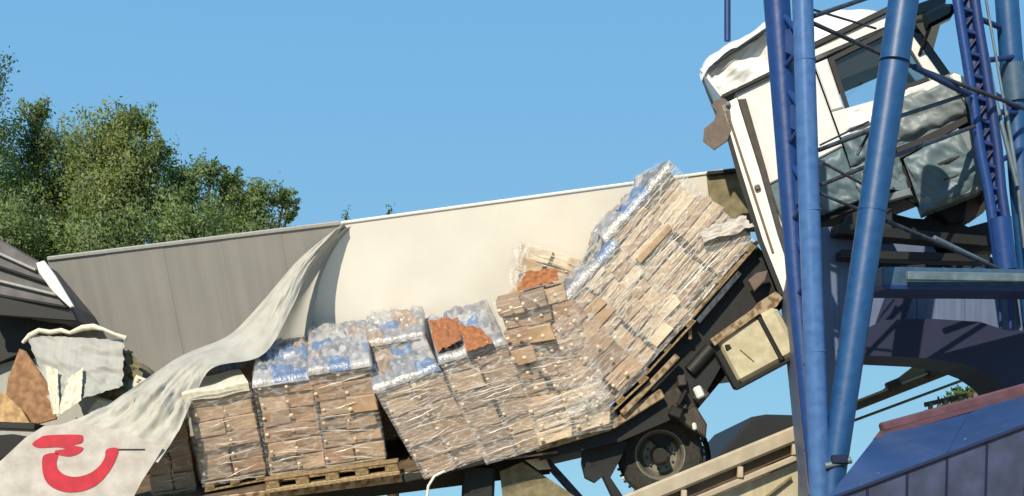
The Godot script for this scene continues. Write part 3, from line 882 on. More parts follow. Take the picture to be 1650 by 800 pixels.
func build_trailer() -> void:
	var o := thing("semi_trailer", "wrecked box trailer with torn curtain, buckled deck and cream side wall with its shaded part coloured grey", "trailer", Transform3D())
	# local frame of the left half: x along the deck, z from the near edge (0) to the far edge (-2.45)
	var T := rot(at(330, 800, 0), 7.3, 18.0)
	var inv := T.affine_inverse()
	var wx := func(x: float, y: float) -> Vector2:
		# where a pixel meets the far wall, in the wall's own x and height
		var dir := at(x, y, 0) - EYE
		var n := T.basis.z
		var p0 := T * Vector3(0, 0, -2.42)
		var hit := EYE + dir * ((p0 - EYE).dot(n) / dir.dot(n))
		var l := inv * hit
		return Vector2(l.x, l.y)
	# wall boards, the shade on the left stretch put into their grey
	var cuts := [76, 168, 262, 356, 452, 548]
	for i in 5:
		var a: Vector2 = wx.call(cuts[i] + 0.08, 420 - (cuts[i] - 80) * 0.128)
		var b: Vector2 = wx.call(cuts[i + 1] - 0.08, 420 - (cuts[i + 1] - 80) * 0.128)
		part("wall_board", prism(vec2s([[a.x, -0.02], [b.x, -0.02], [b.x, b.y], [a.x, a.y]]), -2.42 + 0.003 * (i % 2), 0.03, 0.001), M.wall_shade_grey, o, T)
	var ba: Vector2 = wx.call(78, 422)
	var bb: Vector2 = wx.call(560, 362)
	part("wall_core", prism(vec2s([[ba.x, 0.0], [bb.x, 0.0], [bb.x, bb.y - 0.02], [ba.x, ba.y - 0.02]]), -2.436, 0.02), M.wall_shade_grey, o, T)
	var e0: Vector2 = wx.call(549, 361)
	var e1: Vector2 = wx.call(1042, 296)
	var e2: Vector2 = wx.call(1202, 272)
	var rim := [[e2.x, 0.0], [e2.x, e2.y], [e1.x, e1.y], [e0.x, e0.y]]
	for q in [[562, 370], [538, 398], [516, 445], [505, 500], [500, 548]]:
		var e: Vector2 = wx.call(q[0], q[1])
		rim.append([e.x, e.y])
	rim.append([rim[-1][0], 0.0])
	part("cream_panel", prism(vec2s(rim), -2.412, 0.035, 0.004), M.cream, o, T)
	var c0: Vector2 = wx.call(76, 419)
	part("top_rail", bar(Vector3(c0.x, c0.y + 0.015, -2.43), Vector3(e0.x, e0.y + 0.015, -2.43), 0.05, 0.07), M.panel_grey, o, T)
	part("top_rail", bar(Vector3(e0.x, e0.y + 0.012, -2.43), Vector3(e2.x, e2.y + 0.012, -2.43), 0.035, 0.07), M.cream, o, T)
	# sheet between grey and cream, its light grey painted as a shadow band
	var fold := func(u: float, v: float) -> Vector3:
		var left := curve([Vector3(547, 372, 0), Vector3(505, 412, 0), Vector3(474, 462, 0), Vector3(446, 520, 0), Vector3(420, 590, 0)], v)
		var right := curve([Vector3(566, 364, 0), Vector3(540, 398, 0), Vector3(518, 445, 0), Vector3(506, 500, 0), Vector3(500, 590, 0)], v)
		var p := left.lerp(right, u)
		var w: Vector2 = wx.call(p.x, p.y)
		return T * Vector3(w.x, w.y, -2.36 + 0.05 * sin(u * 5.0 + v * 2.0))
	part("shadow_band", sheet(fold, 14, 24), M.shadow_band_grey, o)
	# ripped curtain sweeping down to the near side
	var ul := [at(549, 364, -1.5), at(482, 418, -1.3), at(424, 484, -1.05), at(368, 540, -0.8), at(292, 574, -0.4), at(220, 620, 0.2), at(146, 668, 0.55), at(66, 690, 0.71)]
	var lr := [at(558, 366, -1.48), at(503, 428, -1.2), at(468, 500, -0.8), at(424, 572, -0.3), at(346, 592, 0.1), at(314, 634, 0.35), at(290, 690, 0.6), at(254, 746, 0.71)]
	var cn := FastNoiseLite.new()
	cn.seed = 8
	cn.frequency = 1.3
	var cloth := func(u: float, v: float) -> Vector3:
		var a := curve(ul, v)
		var b := curve(lr, v)
		var p := a.lerp(b, u)
		var calm: float = clampf((1.0 - v) * 5.0, 0.0, 1.0)
		p.z += sin(u * PI) * 0.16 * (1.0 - v * 0.4) * calm
		var creases: float = smoothstep(0.5, 0.78, v) * calm
		p += Vector3(0.4, 1.0, 0.9) * (sin(u * 15.0 + v * 5.0 + cn.get_noise_2d(u, v * 3.0) * 5.0) * 0.02 + cn.get_noise_2d(u * 6.0, v * 3.0) * 0.08) * creases
		p.z += cn.get_noise_2d(u * 1.5, v * 3.0) * 0.07 * calm
		return p
	part("ripped_curtain", sheet(cloth, 36, 110), M.tarp, o)
	# flat end of the curtain with the red emblem
	var z := 0.72
	var flat := px([[70, 687], [130, 683], [196, 694], [262, 722], [250, 742], [228, 776], [200, 830], [-30, 830], [-30, 768], [6, 738], [40, 706]], z)
	var panel := part("printed_panel", prism(flat, z, 0.012, 0.003), M.tarp_white, o)
	var flag := px(smooth([[51, 716], [62, 707], [76, 702], [126, 701], [133, 706], [131, 714], [118, 718], [133, 722], [128, 730], [112, 736], [92, 733], [88, 727], [104, 724], [92, 721], [62, 722]]), z + 0.008)
	var hook := px(smooth([[70, 734], [92, 731], [90, 746], [93, 757], [104, 766], [122, 769], [142, 764], [158, 753], [168, 738], [170, 726], [180, 722], [190, 724], [187, 738], [178, 756], [164, 774], [148, 786], [126, 793], [102, 793], [82, 785], [71, 772], [67, 752]]), z + 0.008)
	part("emblem", prism(flag, z + 0.008, 0.007), M.emblem_red, panel)
	part("emblem", prism(hook, z + 0.008, 0.007), M.emblem_red, panel)
	part("tear", bar(at(190, 725, z + 0.006), at(233, 725, z + 0.006), 0.016, 0.008), M.black, panel)
	# deck: planks of the left half
	for i in 6:
		part("deck_plank", cbox(Vector3(5.6, 0.03, 0.395), 0.004), M.deck, o, T * off(Vector3(1.5, -0.018, -0.2 - i * 0.4)))
	part("side_rail", bar(Vector3(-1.3, -0.075, 0.02), Vector3(2.62, -0.075, 0.02), 0.11, 0.05), M.deck_edge, o, T)
	part("chassis_beam", bar(Vector3(-1.3, -0.3, -0.75), Vector3(4.2, -0.3, -0.75), 0.36, 0.1), M.chassis, o, T)
	part("chassis_beam", bar(Vector3(-1.3, -0.3, -1.7), Vector3(4.2, -0.3, -1.7), 0.36, 0.1), M.chassis, o, T)
	for i in 9:
		part("cross_member", bar(Vector3(-1.0 + i * 0.6, -0.1, 0.0), Vector3(-1.0 + i * 0.6, -0.1, -2.4), 0.1, 0.06), M.chassis, o, T)
	# middle and raised deck, buckled upwards
	var run := [[648, 772], [862, 722], [984, 686], [1068, 634]]
	for i in 3:
		part("side_rail", bar(at(run[i][0], run[i][1], 0.0), at(run[i + 1][0], run[i + 1][1], -0.02), 0.12, 0.07, 0.012), M.deck_edge if i > 0 else M.chassis, o)
	part("side_rail", bar(at(1002, 668, 0.06), at(1092, 574, 0.06), 0.08, 0.08, 0.012), M.deck_edge, o)
	part("side_rail", bar(at(1112, 548, 0.02), at(1112, 506, 0.02), 0.045, 0.06, 0.01), M.deck_edge, o)
	part("side_rail", bar(at(1108, 520, 0.05), at(1226, 384, 0.0), 0.05, 0.07, 0.012), M.deck_edge, o)
	part("buckled_deck", prism(px([[862, 726], [952, 688], [1032, 606], [1108, 514], [1212, 388], [1262, 440], [1236, 505], [1180, 560], [1128, 650], [1092, 672], [1000, 712], [870, 742]], -0.12), -0.12, 2.2, 0.01), M.chassis, o)
	part("frame_rail", bar(at(1124, 520, 0.02), at(1192, 440, 0.0), 0.07, 0.08), M.steel_dark, o)
	part("torn_edge", prism(px([[1196, 520], [1222, 488], [1250, 470], [1262, 480], [1252, 494], [1228, 506], [1206, 532]], 0.1), 0.1, 0.15, 0.01), M.deck_edge, o)
	part("torn_edge", prism(px([[1206, 452], [1220, 440], [1238, 436], [1234, 452], [1216, 470]], 0.08), 0.08, 0.06, 0.01), M.brown_flap, o)
	# front wall of the box showing above the load
	part("front_wall", prism(px([[1140, 282], [1196, 276], [1222, 372], [1150, 372]], -1.35), -1.35, 0.08, 0.01), M.khaki, o)
	part("front_wall_cap", bar(at(1139, 281, -1.33), at(1197, 275, -1.33), 0.05, 0.12), M.roof_dark, o)
	# under the left half: landing leg, sub frame
	part("landing_leg", bar(at(772, 752, -0.5), at(768, 860, -0.5), 0.4, 0.4, 0.03), M.chassis, o)
	part("tan_bracket", prism(px([[805, 760], [842, 744], [890, 776], [950, 816], [812, 822]], -0.35), -0.35, 0.06, 0.01), M.khaki, o)
	part("tan_bracket", prism(px([[846, 742], [878, 736], [888, 756], [868, 758]], -0.3), -0.3, 0.05, 0.01), M.concrete, o)
	part("diagonal_strut", bar(at(880, 744, -0.9), at(950, 822, -0.9), 0.1, 0.12), M.steel_dark, o)
	part("air_line", tube([at(716, 760, 0.12), at(700, 768, 0.14), at(690, 784, 0.14), at(686, 820, 0.12)], [0.017], 8), M.strap_white, o)
	for x in [-1.2, 0.1]:
		wheel(o, T * Transform3D(Basis(), Vector3(x, -0.95, -0.35)), 0.5, 0.36)

func build_truck() -> void:
	# origin: bottom rear corner of the near side of the cab; x forward, y up, z towards the camera
	var T := rot(at(1265, 460, 0.0), 20.0, 0.0, -13.0)
	var o := thing("truck", "white lorry tractor with crushed tilted cab hung behind the blue crane legs", "truck", T)
	var inv := T.affine_inverse()
	var W := 2.35
	# cab skin, near side (0) and far side (-W)
	var near_cab := true
	for zz in [0.0, -W + 0.06]:
		part("side_panel", prism(vec2s([[0.22, 1.2], [1.18, 1.3], [1.18, 2.40], [0.22, 2.36]]), zz, 0.06, 0.015), M.white_paint, o)
		part("side_panel", prism(vec2s([[0.22, 0.62], [1.18, 0.62], [1.18, 1.285], [0.22, 1.185]]), zz, 0.06, 0.015), M.cab_shade_lower, o)
		var door := part("door", prism(vec2s([[1.2, 1.4], [2.49, 1.34], [2.44, 1.62], [1.9, 1.63], [1.34, 1.7], [1.2, 1.72]]), zz + 0.012, 0.06, 0.02), M.white_paint if zz == 0.0 else M.cab_shade_grey, o)
		part("door_skin", prism(vec2s([[1.2, 1.03], [2.52, 1.03], [2.49, 1.33], [1.2, 1.39]]), zz + 0.006, 0.05, 0.01), M.cab_shade_lower, door)
		part("pillar", prism(vec2s([[1.2, 1.735], [1.345, 1.715], [1.36, 2.33], [1.2, 2.33]]), zz + 0.012, 0.06, 0.015), M.white_paint, o)
		part("pillar", prism(vec2s([[2.36, 1.635], [2.5, 1.625], [2.3, 2.40], [2.2, 2.40]]), zz, 0.07, 0.015), M.white_paint, o)
		part("roof_side_rail", prism(vec2s([[0.22, 2.365], [1.2, 2.41], [2.2, 2.41], [2.26, 2.5], [0.15, 2.46]]), zz + 0.02, 0.1, 0.02), M.white_paint, o)
		if near_cab:
			var wf := part("window", prism(vec2s([[1.36, 1.71], [1.41, 1.705], [1.43, 2.28], [2.2, 2.33], [2.33, 1.68], [1.9, 1.69], [1.9, 1.645], [2.36, 1.635], [2.22, 2.395], [1.37, 2.33]]), zz + 0.004, 0.05, 0.008), M.black, o)
			part("dark_interior_panel", prism(vec2s([[1.42, 2.05], [2.26, 2.02], [2.19, 2.33], [1.43, 2.28]]), zz - 0.06, 0.02), M.interior, wf)  # added dark panel, stands for the shaded cab interior behind the glass
			part("pane", prism(vec2s([[1.41, 1.7], [2.33, 1.68], [2.2, 2.33], [1.43, 2.28]]), zz - 0.03, 0.006), M.window_glass, wf)
		near_cab = false
		part("handle", cbox(Vector3(0.2, 0.045, 0.04), 0.012), M.black, door, off(Vector3(1.42, 1.45, zz + 0.03)))
		part("door_crease", cbox(Vector3(1.1, 0.03, 0.02), 0.008), M.cab_shade_grey, door, off(Vector3(1.82, 1.25, zz + 0.018)))
	# waist moulding and lower front corner on the near side
	part("waist_panel", prism(vec2s([[1.7, 1.09], [2.6, 1.09], [2.72, 1.36], [2.5, 1.55], [2.06, 1.55]]), 0.045, 0.05, 0.03), M.cab_shade_grey, o)
	part("lower_panel", prism(vec2s([[1.15, 0.62], [1.2, 1.0], [1.72, 1.0], [1.72, 0.5], [1.5, 0.62], [1.34, 0.66]]), 0.02, 0.05, 0.02), M.cab_shade_lower, o)
	part("lower_panel", prism(vec2s([[1.2, 0.5], [1.74, 0.44], [1.74, 0.54], [1.2, 0.6]]), 0.03, 0.05, 0.02), M.cab_shade_grey, o)
	for k in 5:
		part("grille_slat", cbox(Vector3(0.035, 0.34, 0.03), 0.008), M.steel_pale, o, off(Vector3(1.28 + k * 0.06, 0.82, 0.04)))
	var step := part("step_panel", prism(vec2s([[1.78, 0.2], [2.5, 0.2], [2.6, 0.9], [2.42, 0.97], [1.78, 0.88]]), 0.05, 0.5, 0.03), M.cab_shade_grey, o)
	part("step_tread", cbox(Vector3(0.6, 0.04, 0.05), 0.01), M.black, step, off(Vector3(2.12, 0.66, 0.06)))
	part("step_tread", cbox(Vector3(0.36, 0.02, 0.04), 0.006), M.steel_dark, step, off(Vector3(2.3, 0.47, 0.055)))
	part("black_gap", prism(vec2s([[1.74, 0.9], [2.45, 0.985], [2.7, 1.02], [2.66, 1.08], [1.74, 1.02]]), 0.03, 0.4, 0.01), M.black, o)
	# dented sheet metal over the lower body
	var cn := FastNoiseLite.new()
	cn.seed = 21
	cn.frequency = 1.6
	for q in [
		[[1.2, 1.385], [1.92, 1.36], [1.92, 1.04], [1.2, 1.04], 0.05, M.cab_shade_lower], [[1.18, 1.02], [1.73, 1.02], [1.73, 0.6], [1.18, 0.64], 0.06, M.cab_shade_lower],
		[[2.0, 1.56], [2.56, 1.5], [2.66, 1.1], [1.74, 1.1], 0.085, M.cab_shade_grey], [[1.8, 0.88], [2.46, 0.97], [2.56, 0.24], [1.8, 0.22], 0.09, M.cab_shade_lower],
		[[0.34, 1.17], [1.17, 1.27], [1.17, 0.64], [0.3, 0.64], 0.04, M.cab_shade_lower], [[1.36, 1.68], [2.42, 1.6], [2.48, 1.38], [1.22, 1.44], 0.05, M.white_paint]]:
		var dent := func(u: float, v: float) -> Vector3:
			var p := Vector2(q[0][0], q[0][1]).lerp(Vector2(q[1][0], q[1][1]), u).lerp(Vector2(q[3][0], q[3][1]).lerp(Vector2(q[2][0], q[2][1]), u), v)
			var e: float = minf(minf(u, 1 - u), minf(v, 1 - v))
			var roll := -0.03 * pow(1.0 - clampf(e * 12.0, 0.0, 1.0), 2.0)
			return Vector3(p.x + cn.get_noise_2d(p.y * 2.0, p.x) * 0.03, p.y + cn.get_noise_2d(p.x * 2.0, 9.0) * 0.03, q[4] + roll + cn.get_noise_2d(p.x * 1.2, p.y * 1.2) * 0.07 + absf(cn.get_noise_2d(p.x * 2.0 + p.y + 40, p.y * 0.7)) * -0.05)
		part("dented_panel", sheet(dent, 24, 20), q[5], o)
	# front end: bumper, lamp, windscreen
	part("bumper", prism(vec2s([[2.5, 0.1], [2.72, 0.16], [2.8, 0.5], [2.72, 1.0], [2.6, 0.95], [2.52, 0.3]]), 0.03, W + 0.06, 0.03), M.brown_flap, o)
	var fl := part("headlight", prism(vec2s([[2.6, 0.42], [2.78, 0.45], [2.8, 0.62], [2.64, 0.62]]), 0.045, 0.12, 0.02), M.lens, o)
	part("lamp_bezel", cbox(Vector3(0.16, 0.03, 0.03), 0.008), M.black, fl, off(Vector3(2.69, 0.65, 0.04)))
	part("front_panel", prism(vec2s([[2.58, 1.0], [2.74, 1.0], [2.66, 1.62], [2.5, 1.62]]), -0.02, W - 0.04, 0.02), M.cab_shade_grey, o)
	var ws := part("windscreen", prism(vec2s([[2.5, 1.63], [2.62, 1.6], [2.42, 2.38], [2.3, 2.38]]), -0.07, W - 0.14, 0.01), M.glass_dark, o)
	part("wiper", tube([Vector3(2.62, 1.62, -0.4), Vector3(2.53, 1.95, -0.9)], [0.012], 6), M.black, ws)
	part("corner_panel", prism(vec2s([[2.7, 0.98], [2.82, 1.0], [2.74, 1.5], [2.64, 1.6], [2.58, 1.58]]), 0.03, 0.3, 0.02), M.white_paint, o)
	part("corner_gap", prism(vec2s([[2.62, 0.98], [2.69, 0.98], [2.58, 1.5], [2.52, 1.5]]), 0.052, 0.1, 0.005), M.black, o)
	part("sun_visor", prism(vec2s([[2.3, 2.42], [2.62, 2.36], [2.8, 2.36], [2.84, 2.44], [2.74, 2.5], [2.4, 2.52]]), 0.02, W, 0.02), M.glass_dark, o)
	# mirror arms and head beyond the front tube
	var mir := part("mirror", prism(vec2s([[2.48, 2.14], [2.78, 2.16], [2.86, 2.22], [2.84, 2.3], [2.74, 2.34], [2.5, 2.32]]), 0.3, 0.16, 0.04), M.glass_dark, o)
	part("mirror_arm", tube([Vector3(2.3, 2.36, 0.0), Vector3(2.55, 2.24, 0.26)], [0.025], 8), M.black, mir)
	part("mirror_arm", tube([Vector3(2.35, 1.95, 0.0), Vector3(2.55, 2.18, 0.26)], [0.022], 8), M.black, mir)
	# rear wall and floor, roof
	part("rear_wall", prism(vec2s([[0.2, 0.55], [0.26, 0.55], [0.26, 2.4], [0.2, 2.4]]), -0.07, W - 0.14, 0.0), M.white_paint, o)
	part("cab_floor", prism(vec2s([[0.22, 0.55], [2.6, 0.55], [2.6, 0.98], [0.22, 0.9]]), -0.07, W - 0.14, 0.0), M.interior, o)
	part("headlining", prism(vec2s([[0.26, 2.3], [2.3, 2.33], [2.3, 2.36], [0.26, 2.34]]), -0.1, W - 0.2, 0.0), M.interior, o)
	part("bunk_panel", prism(vec2s([[0.3, 0.92], [0.36, 0.92], [0.36, 2.29], [0.3, 2.29]]), -0.1, W - 0.2, 0.0), M.interior, o)
	for k in 2:
		var zc := -0.55 - k * 1.2
		var seat := part("seat", cbox(Vector3(0.5, 0.16, 0.52), 0.05), M.interior, o, off(Vector3(1.35, 1.2, zc)))
		part("seat_back", cbox(Vector3(0.14, 0.75, 0.5), 0.05), M.interior, seat, rot(Vector3(-0.22, 0.42, 0), 8))
		part("head_rest", cbox(Vector3(0.1, 0.2, 0.28), 0.04), M.roof_sheet, seat, off(Vector3(-0.26, 0.92, 0)))
	part("roof_gutter", prism(vec2s([[1.1, 2.49], [2.3, 2.55], [2.3, 2.62], [1.1, 2.56]]), 0.04, 0.05, 0.01), M.black, o)
	part("roof", prism(vec2s([[0.14, 2.45], [2.3, 2.5], [2.36, 2.43], [2.3, 2.4], [0.2, 2.36]]), -0.06, W - 0.12, 0.0), M.white_paint, o)
	# tall roof hood, sloping to the front, with dents
	var dn := FastNoiseLite.new()
	dn.seed = 3
	dn.frequency = 1.1
	var hood := func(u: float, v: float) -> Vector3:
		# u along, v across
		var x: float = lerp(0.8, 2.36, u)
		var crown := [Vector3(0, 2.97, 0), Vector3(0, 2.98, 0), Vector3(0, 2.86, 0), Vector3(0, 2.5, 0)]
		var top: float = curve(crown, u).y
		var s := v * 2.0 - 1.0
		var y: float = lerp(2.47, top, pow(1.0 - pow(absf(s), 7.0), 0.5))
		return Vector3(x, y + dn.get_noise_2d(u * 3, v * 4) * 0.05, lerp(0.0, -W, v))
	part("roof_hood", sheet(hood, 30, 40), M.white_paint, o)
	# crushed air deflector over the rear of the roof
	var fair := func(u: float, v: float) -> Vector3:
		var a := Vector3(-0.03, 2.79, -0.12).lerp(Vector3(0.96, 2.93, -0.1), u)
		var b := Vector3(0.09, 2.40, 0.06).lerp(Vector3(0.96, 2.46, 0.06), u)
		var p := b.lerp(a, v)
		var g := exp(-(pow((u - 0.34) / 0.1, 2) + pow((v - 0.5) / 0.3, 2))) * 0.10
		g += exp(-(pow((u - 0.66) / 0.13, 2) + pow((v - 0.45) / 0.28, 2))) * -0.12
		p.z += g + 0.05 * sin(v * PI) + dn.get_noise_2d(u * 2, v * 2) * 0.04
		return p
	part("air_deflector", sheet(fair, 40, 26), M.white_paint, o)
	var lid := func(u: float, v: float) -> Vector3:
		var x: float = lerp(-0.1, 0.98, u)
		var lift := 0.03 * sin(v * PI) + dn.get_noise_2d(u * 2 + 9, v * 3) * 0.05
		var edge := minf(v, 1.0 - v)
		var fall := -0.13 * pow(1.0 - clampf(edge * 9.0, 0.0, 1.0), 2.0) - 0.12 * pow(1.0 - clampf(u * 5.0, 0.0, 1.0), 2.0)
		return Vector3(x, lerp(2.9, 3.06, u) + lift + fall, lerp(0.1, -W + 0.1, v))
	part("deflector_top", sheet(lid, 24, 30), M.white_paint, o)
	part("deflector_crease", prism(vec2s([[0.12, 2.765], [0.98, 2.93], [0.98, 2.96], [0.1, 2.785]]), 0.12, 0.03, 0.006), M.black, o)
	part("deflector_back", prism(vec2s([[0.05, 2.4], [0.09, 2.4], [-0.02, 2.8], [-0.07, 2.8]]), 0.05, W - 0.1, 0.0), M.white_paint, o)
	part("deflector_seam", prism(vec2s([[0.05, 2.36], [1.0, 2.41], [1.0, 2.46], [0.07, 2.41]]), 0.07, 0.3, 0.01), M.black, o)
	# side fairing behind the cab, scraped and bent, and the flap that hangs off it
	var ext := part("side_fairing", prism(vec2s([[0.03, 2.28], [0.22, 2.3], [0.18, 1.4], [0.12, 0.6], [0.1, -0.1], [-0.04, -0.1], [-0.06, 0.6], [-0.02, 1.5]]), 0.1, 0.05, 0.015), M.cream, o)
	part("fairing_edge", prism(vec2s([[-0.02, 2.28], [0.028, 2.28], [-0.022, 1.5], [-0.062, 0.6], [-0.042, -0.1], [-0.1, -0.1], [-0.12, 0.6], [-0.08, 1.5]]), 0.08, 0.06, 0.01), M.black, ext)
	part("fairing_gap", prism(vec2s([[0.225, 2.28], [0.32, 2.25], [0.26, 1.35], [0.19, 0.6], [0.15, -0.05], [0.105, -0.05], [0.125, 0.6], [0.185, 1.4]]), 0.08, 0.05, 0.008), M.mudguard, ext)
	part("fairing_rib", bar(Vector3(0.06, 2.2, 0.105), Vector3(0.0, 0.4, 0.105), 0.03, 0.02), M.brown_flap, ext)
	part("fairing_clip", cbox(Vector3(0.07, 0.07, 0.05), 0.02), M.brown_flap, ext, off(Vector3(0.09, 1.2, 0.12)))
	part("fairing_clip", cbox(Vector3(0.06, 0.06, 0.06), 0.02), M.cab_shade_grey, ext, off(Vector3(0.1, 2.26, 0.12)))
	part("rear_skirt", prism(vec2s([[0.16, -0.1], [0.3, -0.1], [0.32, 0.6], [0.2, 0.6]]), 0.03, 0.05, 0.01), M.white_paint, o)
	var flap_p := PackedVector2Array()
	for q in [[1176, 166], [1166, 158], [1152, 162], [1146, 170], [1156, 180], [1150, 194], [1134, 206], [1132, 226], [1150, 240], [1172, 226], [1180, 208]]:
		var l := inv * at(q[0], q[1], 0.1)
		flap_p.append(Vector2(l.x, l.y))
	part("hanging_flap", prism(flap_p, 0.1, 0.05, 0.015), M.brown_flap, o)
	# everything below is laid out in the world and brought into the cab's axes
	part("chassis_rail", bar(at(1056, 716, -0.55), at(1262, 468, -0.55), 0.26, 0.09), M.chassis, o, inv)
	part("chassis_rail", bar(at(1056, 716, -1.7), at(1262, 468, -1.7), 0.26, 0.09), M.chassis, o, inv)
	part("chassis_rail", bar(at(1248, 470, -0.5), at(1600, 372, -0.5), 0.24, 0.09), M.black, o, inv)
	part("under_bar", bar(at(1345, 372, 0.6), at(1620, 396, 0.35), 0.12, 0.3), M.black, o, inv)
	part("under_bar", bar(at(1352, 412, 0.58), at(1590, 420, 0.4), 0.1, 0.24), M.black, o, inv)
	part("under_tray", prism(px([[1420, 340], [1470, 352], [1540, 356], [1590, 380], [1625, 395], [1560, 402], [1420, 388]], -0.15), -0.15, 1.2, 0.02), M.black, o, inv)
	part("under_tray", prism(px([[1410, 418], [1500, 412], [1600, 414], [1610, 438], [1410, 440]], -0.25), -0.25, 1.0, 0.02), M.navy, o, inv)
	part("engine_cover", prism(px([[1412, 392], [1500, 392], [1512, 408], [1420, 414]], -0.1), -0.1, 0.6, 0.02), M.portal_grey, o, inv)
	part("wheel_arch", prism(px([[1352, 376], [1366, 346], [1400, 332], [1440, 336], [1440, 380], [1352, 384]], 0.5), 0.5, 0.5, 0.02), M.black, o, inv)
	part("hose", tube([at(1440, 292, 0.15), at(1470, 300, 0.17), at(1492, 318, 0.16), at(1508, 342, 0.1)], [0.022], 8), M.black, o, inv)
	part("hose", tube([at(1436, 312, 0.15), at(1466, 322, 0.17), at(1488, 338, 0.14), at(1500, 352, 0.1)], [0.018], 8), M.black, o, inv)
	part("hose", tube([at(1326, 262, 0.1), at(1346, 280, 0.12), at(1380, 276, 0.12), at(1402, 256, 0.1)], [0.02], 8), M.black, o, inv)
	part("corner_wreckage", prism(px([[1545, 240], [1566, 230], [1580, 262], [1586, 320], [1572, 352], [1552, 358], [1560, 310], [1552, 270]], -0.05), -0.05, 0.4, 0.02), M.brown_flap, o, inv)
	part("corner_wreckage", prism(px([[1508, 338], [1562, 312], [1556, 356], [1530, 360]], -0.02), -0.02, 0.5, 0.02), M.black, o, inv)
	part("white_shard", prism(px([[1520, 430], [1532, 434], [1528, 446], [1520, 444]], 0.05), 0.05, 0.05, 0.008), M.white_paint, o, inv)
	part("white_shard", prism(px([[1560, 440], [1572, 430], [1594, 434], [1600, 446]], 0.05), 0.05, 0.05, 0.008), M.white_paint, o, inv)
	# tank under the chassis
	var tT := inv * rot(at(1183, 592, 0.02), 28.0, 0, -14)
	var tank := part("fuel_tank", cbox(Vector3(0.82, 0.62, 0.6), 0.05), M.tank, o, tT * off(Vector3(0.36, 0.1, -0.3)))
	part("tank_strap", cbox(Vector3(0.07, 0.64, 0.62), 0.02), M.chassis, tank, off(Vector3(0.18, 0.005, 0.004)))
	part("tank_end", cbox(Vector3(0.14, 0.66, 0.58), 0.03), M.chassis, tank, off(Vector3(-0.43, -0.03, -0.03)))
	part("tank_base", cbox(Vector3(0.9, 0.05, 0.6), 0.01), M.chassis, tank, off(Vector3(-0.02, -0.335, -0.02)))
	part("tank_bracket", bar(Vector3(-0.45, 0.28, 0.28), Vector3(0.2, 0.36, 0.28), 0.1, 0.14), M.deck_edge, tank)
	part("tank_crease", bar(Vector3(-0.2, 0.05, 0.302), Vector3(-0.12, -0.16, 0.302), 0.014, 0.012), M.deck, tank)
	# running gear clutter
	for k in 46:
		var t := rng.randf()
		var p := at(lerpf(1086, 1236, t), lerpf(672, 500, t), 0) + Vector3(rng.randf_range(-0.2, 0.12), rng.randf_range(-0.12, 0.2), rng.randf_range(-0.7, -0.05))
		part("bracket", cbox(Vector3(rng.randf_range(0.05, 0.26), rng.randf_range(0.04, 0.2), rng.randf_range(0.08, 0.3)), 0.015), M.chassis if k % 3 else M.mudguard, o, inv * rot(p, rng.randf_range(0, 90)))
	part("air_tank", tube([at(1112, 600, -0.12), at(1146, 562, -0.12)], [0.09, 0.09], 16), M.chassis, o, inv)
	part("axle_beam", tube([at(1064, 734, -0.3), at(1064, 734, -2.3)], [0.09], 14), M.chassis, o, inv)
	part("white_box", cbox(Vector3(0.1, 0.15, 0.12), 0.02), M.white_paint, o, inv * rot(at(1126, 633, 0.06), 24))
	part("white_box", cbox(Vector3(0.05, 0.09, 0.08), 0.02), M.white_paint, o, inv * rot(at(1119, 688, 0.0), 10))
	wheel(o, inv * rot(at(1064, 734, -0.6), 10, 0, -6), 0.535, 0.32)
	wheel(o, inv * rot(at(1064, 734, -2.2), 10), 0.535, 0.32)
	# mudguard over the wheel
	var mud := func(u: float, v: float) -> Vector3:
		var a: float = lerp(2.0, -0.25, u)
		var c := at(1066, 736, 0)
		return c + Vector3(cos(a) * 0.66, sin(a) * 0.64, lerp(-0.45, -0.95, v)) + Vector3(0, sin(u * 14.0) * 0.012, 0)
	part("mudguard", sheet(mud, 28, 8), M.mudguard, o, inv)
	part("spring_hanger", prism(px([[1062, 636], [1088, 622], [1108, 632], [1140, 684], [1138, 706], [1112, 690], [1078, 664]], -0.12), -0.12, 0.3, 0.02), M.mudguard, o, inv)
	part("suspension_arm", prism(px([[940, 724], [990, 708], [1012, 712], [1000, 740], [984, 770], [1004, 800], [990, 806], [972, 768], [960, 778], [944, 770], [938, 746]], -0.3), -0.3, 0.35, 0.02), M.chassis, o, inv)
	part("reflector", cbox(Vector3(0.035, 0.04, 0.03), 0.01), M.lens, o, inv * off(at(1004, 771, -0.05)))

